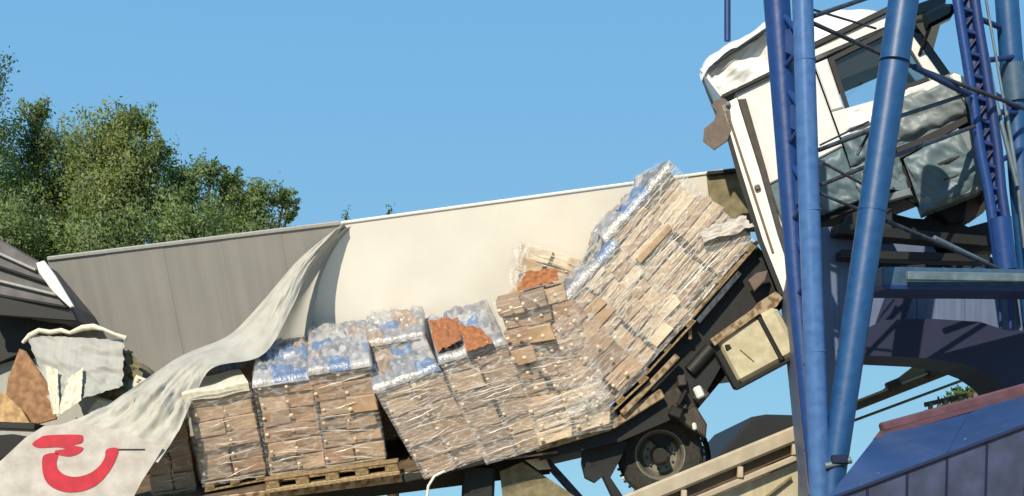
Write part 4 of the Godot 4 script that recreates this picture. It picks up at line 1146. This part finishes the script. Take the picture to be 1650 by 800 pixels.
func build_loads() -> void:
	var g := 1.0
	# left, upright on the deck, the front row
	pallet_load("dim pallet load with a blue packet, half hidden behind the ripped curtain", 248, 812, -0.25, 0.52, 0.95, 0.9, 7, 14, 8, 2, 4, {"blue": 0.5, "ropes": 3, "glints": false})
	pallet_load("grey brown carton stack capped by a white sheet, leftmost full pallet", 330, 795, 0.0, 0.76, 1.22, 1.0, 7.3, 18, 14, 2, 6, {"top": false, "ropes": 8, "film_mat": "film"})
	pallet_load("brown carton stack just right of the white-capped one", 438, 781, 0.02, 0.68, 1.27, 2.2, 7.3, 18, 5, 2, 6, {"rise": 0.06, "blue": 0.3, "ropes": 7})
	pallet_load("brown carton stack left of the wide dark gap in the load", 528, 768, 0.02, 0.72, 1.32, 2.2, 8, 18, 4, 2, 6, {"rise": 0.1, "blue": 0.2, "ropes": 7, "jitter": 0.018})
	pallet_load("leaning film-wrapped carton stack right of the dark gap", 686, 772, 0.1, 0.79, 1.26, 2.2, 19, 18, 2, 2, 6, {"rise": 0.16, "shear": 0.17, "blue": 0.34, "ropes": 8, "film_mat": "film_thick", "pallet": false})
	pallet_load("leaning carton stack topped by grey film and torn orange card", 786, 748, 0.08, 0.78, 1.4, 2.2, 17, 18, 0, 2, 6, {"rise": 0.12, "shear": 0.13, "blue": 0.1, "ropes": 8, "film_mat": "film_thick", "pallet": false})
	# behind the white-capped stack only a wrapped top shows
	pallet_load("blue and grey wrapped load behind the white-capped stack", 350, 724, -1.12, 0.66, 1.06, 1.0, 7.3, 18, 8, 2, 3, {"blue": 0.3, "ropes": 0, "glints": false, "film": false, "pallet": false})
	pallet_load("grey film covered load filling the gap at the back, right of the crumpled tops", 618, 712, -1.0, 0.72, 1.3, 1.2, 9, 18, 0, 2, 4, {"rise": 0.1, "blue": 0.1, "ropes": 0, "glints": false, "film_mat": "film_thick", "pallet": false})
	# the collapsed middle
	pallet_load("collapsed heap of brown cartons dotted with pale painted highlights in the fold of the deck", 872, 714, 0.06, 0.9, 1.75, 1.1, 13, 12, -4, 3, 9, {"jitter": 0.022, "crush": 0.03, "sag": 0.1, "bulge": 0.085, "many_glints": true, "ropes": 9, "top": false, "film_mat": "film", "pallet": false, "shear": 0.1})
	pallet_load("broken half stack sticking up behind the heap with torn film corner", 822, 490, -0.75, 0.9, 0.78, 0.8, -17, 10, 8, 3, 4, {"family": "pale", "jitter": 0.03, "crush": 0.04, "ropes": 5, "top": false, "pallet": false, "glints": false})
	# the tilted front half
	pallet_load("tipped brown carton stack, lowest of the three on the raised deck", 962, 690, 0.12, 0.86, 1.25, 1.1, 44, 8, -6, 2, 5, {"jitter": 0.012, "crush": 0.025, "sag": 0.08, "bulge": 0.05, "many_glints": true, "ropes": 6, "top": false})
	pallet_load("tipped film-wrapped carton stack, middle of the three on the raised deck", 1038, 611, 0.1, 0.93, 1.38, 1.1, 48, 8, -4, 3, 9, {"family": "pale", "jitter": 0.014, "crush": 0.025, "sag": 0.12, "bulge": 0.06, "film_mat": "film_thick", "ropes": 16, "blue": 0.2, "glints": false})
	pallet_load("tipped cream carton stack, topmost on the raised deck under the cab", 1116, 517, 0.06, 1.18, 1.47, 1.15, 49, 8, -2, 2, 15, {"jitter": 0.011, "crush": 0.012, "sag": 0.12, "bulge": 0.055, "family": "pale", "film_mat": "film_thick", "ropes": 12, "blue": 0.05, "glints": false, "film": true})
	# loose bits at the bottom of the heap
	pallet_load("flattened whitish wrapped bundle at the bottom edge of the heap", 872, 718, 0.16, 0.86, 0.5, 0.7, 18, 14, 4, 2, 3, {"jitter": 0.02, "crush": 0.04, "family": "pale", "film_mat": "film_thick", "ropes": 9, "top": false, "pallet": false})
	# a wooden base shared by the left stacks
	var T := rot(at(430, 792, 0.03), 8.0, 16)
	var o := thing("loose_pallet", "yellowish wooden pallet jutting out under the left carton stacks", "pallet", T)
	part("stringer", cbox(Vector3(1.62, 0.05, 0.1), 0.008), M.wood_pale, o, off(Vector3(0.82, 0.03, 0.1)))
	part("deck_board", cbox(Vector3(1.62, 0.025, 0.16), 0.006), M.wood, o, off(Vector3(0.82, 0.165, 0.07)))
	for k in 5:
		part("block", cbox(Vector3(0.16, 0.1, 0.12), 0.008), M.wood, o, off(Vector3(0.1 + k * 0.36, 0.105, 0.08)))

func crumpled(called: String, label: String, category: String, pts: Array, z: float, depth: float, m: Material, bend := 0.12) -> MeshInstance3D:
	# a bent sheet through four corners, with a little thickness
	var A := at(pts[0][0], pts[0][1], z)
	var B := at(pts[1][0], pts[1][1], z)
	var C := at(pts[2][0], pts[2][1], z + depth)
	var D := at(pts[3][0], pts[3][1], z + depth)
	var n := FastNoiseLite.new()
	n.seed = rng.randi() % 999
	n.frequency = 0.6
	var f := func(u: float, v: float) -> Vector3:
		var p := A.lerp(B, u).lerp(D.lerp(C, u), v)
		var e := n.get_noise_2d(u * 5.0, v * 5.0)
		return p + Vector3(n.get_noise_2d(u * 4, v * 4 + 30) * 0.035, e * bend * 0.6, e * bend)
	var o := part(called, sheet(f, 16, 16), m, self)
	tag(o, label, category)
	return o

func build_debris() -> void:
	# white sheet over the leftmost stack
	var T := rot(at(330, 795, 0.0), 7.3, 18, 14)
	var cap := func(u: float, v: float) -> Vector3:
		var drop: float = 0.0
		if v < 0.2: drop = (0.2 - v) * 0.55
		return Vector3(lerp(-0.05, 0.74, u), 1.25 - drop + 0.012 * sin(u * 9.0), lerp(0.045, -0.85, max(v - 0.2, 0.0) / 0.8))
	var o := part("white_sheet", sheet(cap, 20, 20), M.foam, self, T)
	tag(o, "white card sheet lying on the leftmost carton stack", "sheet")
	crumpled("cardboard_sheet", "torn orange brown cardboard piece, left of two on the wrapped load", "cardboard", [[690, 516], [738, 512], [742, 548], [704, 568]], -0.22, 0.75, M.orange_card, 0.05)
	crumpled("cardboard_sheet", "torn orange brown cardboard piece, lower right of two on the wrapped load", "cardboard", [[738, 522], [774, 528], [796, 552], [752, 568]], 0.2, 0.42, M.orange_card, 0.05)
	crumpled("cardboard_sheet", "reddish cardboard flap under the broken half stack", "cardboard", [[846, 440], [898, 432], [900, 452], [832, 470]], -0.05, 0.1, M.orange_card, 0.04)
	crumpled("film_sheet", "grey film sheet hanging on the edge of the tilted stacks", "film", [[948, 402], [986, 352], [966, 420], [912, 474]], 0.16, 0.05, M.panel_grey, 0.1)
	crumpled("film_sheet", "bluish film wrap on top of the tilted stacks", "film", [[984, 344], [1034, 310], [1046, 350], [1000, 382]], 0.1, 0.1, M.hull_top, 0.1)
	crumpled("film_sheet", "pale bluish film strip at the tip of the cream stack", "film", [[1128, 372], [1200, 346], [1216, 366], [1132, 392]], 0.2, 0.06, M.tarp_white, 0.06)
	# torn bits hanging about the heap
	for q in [[["torn_film", "shredded white film trailing left of the tipped brown stack"], [[905, 640], [965, 600], [985, 640], [920, 676]], 0.3, "tarp_white"], [["torn_film", "shredded film on the face of the broken half stack"], [[826, 400], [850, 396], [846, 450], [818, 462]], -0.1, "tarp_white"]]:
		crumpled(q[0][0], q[0][1], "film", q[1], q[2], 0.06, M.film_thick, 0.16)
	# ---- rear end of the trailer, far left
	var z := -0.7
	var roof := thing("roof_panel", "dark grey ribbed roof panel slumped at the left edge", "roof panel", off(at(40, 440, z)))
	var rl := off(-roof.position)
	part("sheet", prism(px([[-40, 372], [0, 386], [60, 420], [116, 492], [124, 516], [60, 512], [-40, 492]], z), z, 1.4, 0.02), M.roof_sheet, roof, rl)
	for k in 4:
		part("rib", bar(at(-40, 392 + k * 26, z + 0.03), at(58 + k * 17, 436 + k * 20, z + 0.03), 0.035, 0.06, 0.01), M.roof_dark if k % 2 else M.panel_grey, roof, rl)
	part("lower_shade", prism(px([[-40, 470], [118, 504], [124, 518], [-40, 506]], z + 0.06), z + 0.06, 0.1, 0.01), M.black, roof, rl)  # black strip painted as the dark shading along the lower edge
	o = part("cavity_shade", prism(px([[-40, 505], [60, 516], [112, 520], [60, 540], [30, 570], [-40, 600]], z - 0.5), z - 0.5, 0.6, 0.02), M.black, self)  # black sheet stands for the shade inside the cavity
	tag(o, "black sheet painted as the shade in the gap under the slumped roof panel", "board")
	o = part("cream_trim", prism(px([[57, 424], [70, 420], [88, 444], [118, 494], [112, 496], [84, 470], [62, 440]], -0.55), -0.55, 0.05, 0.01), M.cream, self)
	tag(o, "bent cream trim strip on the end of the dark roof panel", "trim")
	var ins := thing("torn_wall_panel", "torn grey wall panel with ragged white foam edge", "panel", off(at(110, 590, -0.45)))
	var il := off(-ins.position)
	var rn := FastNoiseLite.new()
	rn.seed = 44
	rn.frequency = 0.9
	var torn := func(tl, tr, br, bl, z0: float, lean: float, amp: float) -> ArrayMesh:
		var f := func(u: float, v: float) -> Vector3:
			var a := at(tl[0], tl[1], z0).lerp(at(tr[0], tr[1], z0), u)
			var b := at(bl[0], bl[1], z0 + lean).lerp(at(br[0], br[1], z0 + lean), u)
			var p := a.lerp(b, v)
			var rag := rn.get_noise_2d(u * 9.0 + tl[0], v * 2.0) * amp * 0.35
			p += Vector3(rn.get_noise_2d(v * 7.0 + tl[1], u * 3.0) * amp * 0.6, rag, rn.get_noise_2d(u * 3.0 + 9, v * 3.0 + tl[0]) * amp + absf(rn.get_noise_2d(u * 7.0, v * 7.0 + 50)) * amp * 0.5)
			return p
		return sheet(f, 26, 18)
	part("skin", torn.call([44, 540], [200, 548], [196, 622], [84, 660], -0.5, 0.25, 0.07), M.panel_grey, ins, il)
	part("skin_flap", torn.call([150, 560], [214, 566], [238, 636], [150, 640], -0.62, 0.1, 0.12), M.khaki, ins, il)
	var edge := []
	var er := []
	for q in [[36, 550], [48, 538], [62, 530], [80, 533], [98, 530], [112, 534], [132, 526], [150, 524], [166, 528], [184, 536], [203, 543]]:
		edge.append(at(q[0], q[1] + 3, -0.44 + 0.06 * sin(q[0])))
		er.append(0.022 + 0.02 * absf(sin(q[0] * 0.7)))
	part("foam_edge", tube(edge, er, 8), M.foam, ins, il)
	part("foam_flap", torn.call([72, 588], [92, 596], [96, 668], [84, 668], -0.3, 0.12, 0.02), M.foam, ins, il)
	part("foam_flap", torn.call([108, 612], [134, 592], [130, 646], [90, 672], -0.3, 0.12, 0.025), M.foam, ins, il)
	o = part("plywood_board", prism(px([[30, 562], [40, 566], [88, 638], [90, 676], [60, 684], [4, 672], [12, 610]], -0.3), -0.3, 0.04, 0.008), M.plywood, self)
	tag(o, "orange brown plywood board standing below the torn grey panel", "board")
	o = part("plywood_board", prism(px([[-30, 622], [8, 636], [34, 660], [48, 684], [-30, 690]], -0.2), -0.2, 0.04, 0.008), M.plywood_pale, self)
	tag(o, "pale plywood board lowest at the left edge", "board")
	o = part("dark_floor_strip", bar(at(-40, 686, -0.1), at(66, 690, -0.1), 0.08, 0.5), M.black, self)
	tag(o, "black strip of flooring under the plywood boards", "strip")
	o = part("black_scrap", prism(px([[-30, 704], [20, 700], [44, 704], [30, 724], [6, 736], [-30, 760]], 0.3), 0.3, 0.1, 0.01), M.roof_dark, self)
	tag(o, "dark scrap left of the white panel with the emblem", "scrap")
	var bag := func(u: float, v: float) -> Vector3:
		var a := u * TAU
		var b := (v - 0.5) * PI
		var c := at(192, 622, -1.1)
		var d := Vector3(cos(a) * cos(b), sin(b), sin(a) * cos(b))
		return c + Vector3(d.x * 0.44, sign(d.y) * pow(absf(d.y), 0.7) * 0.3, d.z * 0.35) * (1.0 + 0.12 * sin(d.x * 7.0 + d.y * 5.0))
	o = part("khaki_sack", sheet(bag, 30, 18), M.khaki, self)
	tag(o, "khaki sack slumped behind the crumpled curtain", "sack")
	for q in [[[206, 626], [218, 604], [238, 612], [242, 640], [214, 648], "yellowish foam block beside the khaki sack"], [[140, 664], [156, 640], [196, 650], [206, 672], [150, 684], "white foam lump on the fold of the curtain"]]:
		o = part("foam_block", prism(px([q[0], q[1], q[2], q[3], q[4]], -0.5), -0.5, 0.2, 0.03), M.foam, self)
		tag(o, q[5], "foam block")
	o = part("rubble_bank", prism(px([[-40, 600], [40, 575], [120, 640], [230, 610], [330, 560], [330, 700], [-40, 760]], -1.35), -1.35, 0.5, 0.03), M.panel_grey, self)
	tag(o, "grey crumpled inner lining at the rear of the trailer", "lining")

func build_hull() -> void:
	var o := thing("blue_cover", "blue steel machine cover with dull red edge in the lower right corner", "machine cover", off(Vector3(4.4, 0, 4.2)))
	var loc := off(-o.position)
	# ridge and eave run up to the right
	var r0 := at(1418, 696, 3.2)
	var r1 := at(1720, 612, 3.2)
	var e0 := at(1334, 803, 4.6)
	var e1 := at(1720, 658, 4.6)
	var n := (e0 - r0).cross(r1 - r0).normalized()
	if n.y < 0: n = -n
	for i in 2:
		var a := i / 2.0
		var b := (i + 1) / 2.0 - 0.002
		var P := [r0.lerp(r1, a), r0.lerp(r1, b), e0.lerp(e1, b), e0.lerp(e1, a)]
		var st := start()
		fquad(st, P[0], P[1], P[2], P[3], n)
		fquad(st, P[0] - n * 0.03, P[1] - n * 0.03, P[2] - n * 0.03, P[3] - n * 0.03, -n)
		for k in 4: fquad(st, P[k], P[(k + 1) % 4], P[(k + 1) % 4] - n * 0.03, P[k] - n * 0.03, (P[k] + P[(k + 1) % 4]) * 0.5 - (P[0] + P[2]) * 0.5)
		part("top_plate", st.commit(), M.hull_top, o, loc)
	var red := start()
	var g0 := n * 0.006
	fquad(red, r0 + g0, r1 + g0, r1.lerp(e1, 0.2) + g0, r0.lerp(e0, 0.14) + g0, n)
	fquad(red, r0 + n * 0.002, r1 + n * 0.002, r1.lerp(e1, 0.2) + n * 0.002, r0.lerp(e0, 0.14) + n * 0.002, -n)
	part("red_band", red.commit(), M.hull_red, o, loc)
	part("red_edge", bar(r0 + n * 0.02 + (r0 - e0) * 0.03, r1 + n * 0.02 + (r1 - e1) * 0.03, 0.1, 0.16, 0.02), M.hull_red, o, loc)
	part("eave_rail", bar(e0 + Vector3(0, -0.02, 0.0), e1 + Vector3(0, -0.02, 0.0), 0.03, 0.06), M.navy, o, loc)
	for i in 6:
		var a := e0.lerp(e1, i / 6.0 + 0.004)
		var b := e0.lerp(e1, (i + 1) / 6.0 - 0.004)
		var d := Vector3(0, -1.3, -0.12)
		var st := start()
		fquad(st, a + Vector3(0, -0.03, 0), b + Vector3(0, -0.03, 0), b + d, a + d, Vector3(0, 0, 1))
		fquad(st, a + Vector3(0, -0.03, -0.04), b + Vector3(0, -0.03, -0.04), b + d + Vector3(0, 0, -0.04), a + d + Vector3(0, 0, -0.04), Vector3(0, 0, -1))
		fquad(st, a, a + Vector3(0, 0, -0.04), a + d + Vector3(0, 0, -0.04), a + d, Vector3(-1, 0, 0))
		fquad(st, b, b + Vector3(0, 0, -0.04), b + d + Vector3(0, 0, -0.04), b + d, Vector3(1, 0, 0))
		part("side_plate", st.commit(), M.hull_side, o, loc)
		part("seam_strip", bar(a + Vector3(-0.01, -0.03, -0.01), a + d + Vector3(-0.01, 0, -0.01), 0.02, 0.05), M.navy, o, loc)
	part("body", prism(px([[1350, 812], [1720, 668], [1720, 1080], [1350, 1080]], 4.5), 4.42, 1.1), M.navy, o, loc)
	for k in 14:
		var u := rng.randf_range(0.08, 0.95)
		var v := rng.randf_range(0.1, 0.95)
		var p := r0.lerp(r1, u).lerp(e0.lerp(e1, u), v) + n * 0.003
		var along := ((r0 - e0).normalized() * 0.75 + (r1 - r0).normalized() * 0.65).normalized()
		var l := rng.randf_range(0.02, 0.09)
		part("scratch", bar(p, p + along * l, 0.006, 0.004, 0.001), M.scratch, o, loc)
	# fence posts and bush behind the cover
	var z := -7.0
	var f := thing("small_fence", "short dark fence on the skyline behind the red edge of the cover", "fence", off(at(1570, 660, z)))
	var fl := off(-f.position)
	for k in 6:
		part("post", bar(at(1500 + k * 24, 650 - k * 5.5, z), at(1500 + k * 24, 760, z), 0.07, 0.07), M.khaki, f, fl)
	part("rail", bar(at(1490, 653, z), at(1650, 617, z), 0.08, 0.06), M.bark, f, fl)
	part("rail", bar(at(1490, 664, z), at(1650, 630, z), 0.05, 0.05), M.fascia, f, fl)
	tree("small_bush", "small green bush poking above the fence under the arch", Vector3(at(1556, 700, -8.0).x, 0, -8.0), [lobe(1556, 638, -8, 16, 16), lobe(1546, 668, -8, 34, 14)], 1500, Color(0.09, 0.16, 0.05), "", 0.5, 0.06)
	tree("small_bush", "dark green bush by the foot of the grey column", Vector3(at(1270, 800, -4.6).x, 0, -4.6), [lobe(1270, 745, -4.6, 24, 40), lobe(1262, 800, -4.6, 30, 40)], 2600, Color(0.06, 0.09, 0.03), "", 0.5, 0.06)

func build_trees() -> void:
	var grp := "trees behind the trailer wall"
	var olive := Color(0.255, 0.305, 0.13)
	var green := Color(0.23, 0.3, 0.145)
	var dark := Color(0.2, 0.27, 0.13)
	var z := -15.0
	tree("broadleaf_tree", "tall tree cut by the left edge of the picture", Vector3(at(-40, 0, z).x, 0, z), [lobe(-20, 140, z, 38, 34), lobe(-40, 230, z, 46, 60), lobe(-20, 340, z, 50, 70)], 9000, green, grp, 0.7)
	z = -16.5
	tree("broadleaf_tree", "slim spire-topped tree second from the left", Vector3(at(50, 0, z).x, 0, z), [lobe(60, 186, z, 18, 24), lobe(56, 240, z, 34, 36), lobe(40, 310, z, 50, 54), lobe(50, 380, z, 60, 50)], 11000, olive, grp, 0.8)
	z = -14.5
	tree("broadleaf_tree", "broad rounded tree, tallest crown over the grey wall", Vector3(at(190, 0, z).x, 0, z), [lobe(196, 205, z, 34, 24), lobe(236, 200, z, 22, 14), lobe(170, 250, z, 50, 44), lobe(214, 270, z, 44, 44), lobe(250, 250, z, 18, 32), lobe(180, 330, z, 66, 56), lobe(180, 400, z, 80, 50)], 19000, olive, grp, 0.6)
	z = -17.0
	tree("broadleaf_tree", "darker tree in the dip between the spire and the broad crown", Vector3(at(110, 0, z).x, 0, z), [lobe(112, 262, z, 34, 40), lobe(104, 330, z, 46, 50), lobe(110, 400, z, 60, 40)], 8000, dark, grp, 0.6)
	z = -15.5
	tree("broadleaf_tree", "mid height tree right of the broad crown", Vector3(at(300, 0, z).x, 0, z), [lobe(302, 290, z, 28, 26), lobe(338, 276, z, 18, 14), lobe(280, 330, z, 46, 34), lobe(300, 372, z, 60, 40)], 9000, green, grp, 0.6)
	z = -16.0
	tree("broadleaf_tree", "small pointed tree before the drooping one at the right", Vector3(at(372, 0, z).x, 0, z), [lobe(372, 296, z, 16, 22), lobe(368, 336, z, 28, 28), lobe(376, 376, z, 40, 28)], 5000, olive, grp, 0.9)
	z = -15.0
	tree("broadleaf_tree", "thin drooping tree at the right end of the row", Vector3(at(420, 0, z).x, 0, z), [lobe(424, 318, z, 32, 10), lobe(458, 322, z, 14, 12), lobe(464, 344, z, 8, 14), lobe(406, 342, z, 20, 14), lobe(420, 372, z, 42, 14)], 4200, green, grp, 0.1)
	z = -13.5
	var beds := [["low bush at the foot of the leftmost trees", 10, 392, 70], ["low bush under the broad crown", 160, 402, 80], ["low bush below the mid height tree", 300, 384, 70]]
	for b in beds:
		tree("broadleaf_bush", b[0], Vector3(at(b[1], 0, z).x, 0, z), [lobe(b[1], b[2], z, b[3], 40), lobe(b[1] + 20, b[2] + 60, z, b[3], 40)], 6500, green, "bushes behind the trailer wall", 0.5)
	tree("sapling_tree", "tiny sapling tip showing over the top rail, left of two", Vector3(at(557, 0, -9).x, 0, -9), [lobe(557, 350, -9, 7, 9), lobe(557, 410, -9, 16, 20)], 130, green, "sapling tips above the wall", 0.9, 0.035)
	tree("sapling_tree", "tiny sapling tip showing over the top rail, right of two", Vector3(at(625, 0, -9).x, 0, -9), [lobe(626, 342, -9, 4, 6), lobe(626, 410, -9, 16, 20)], 70, green, "sapling tips above the wall", 0.9, 0.035)
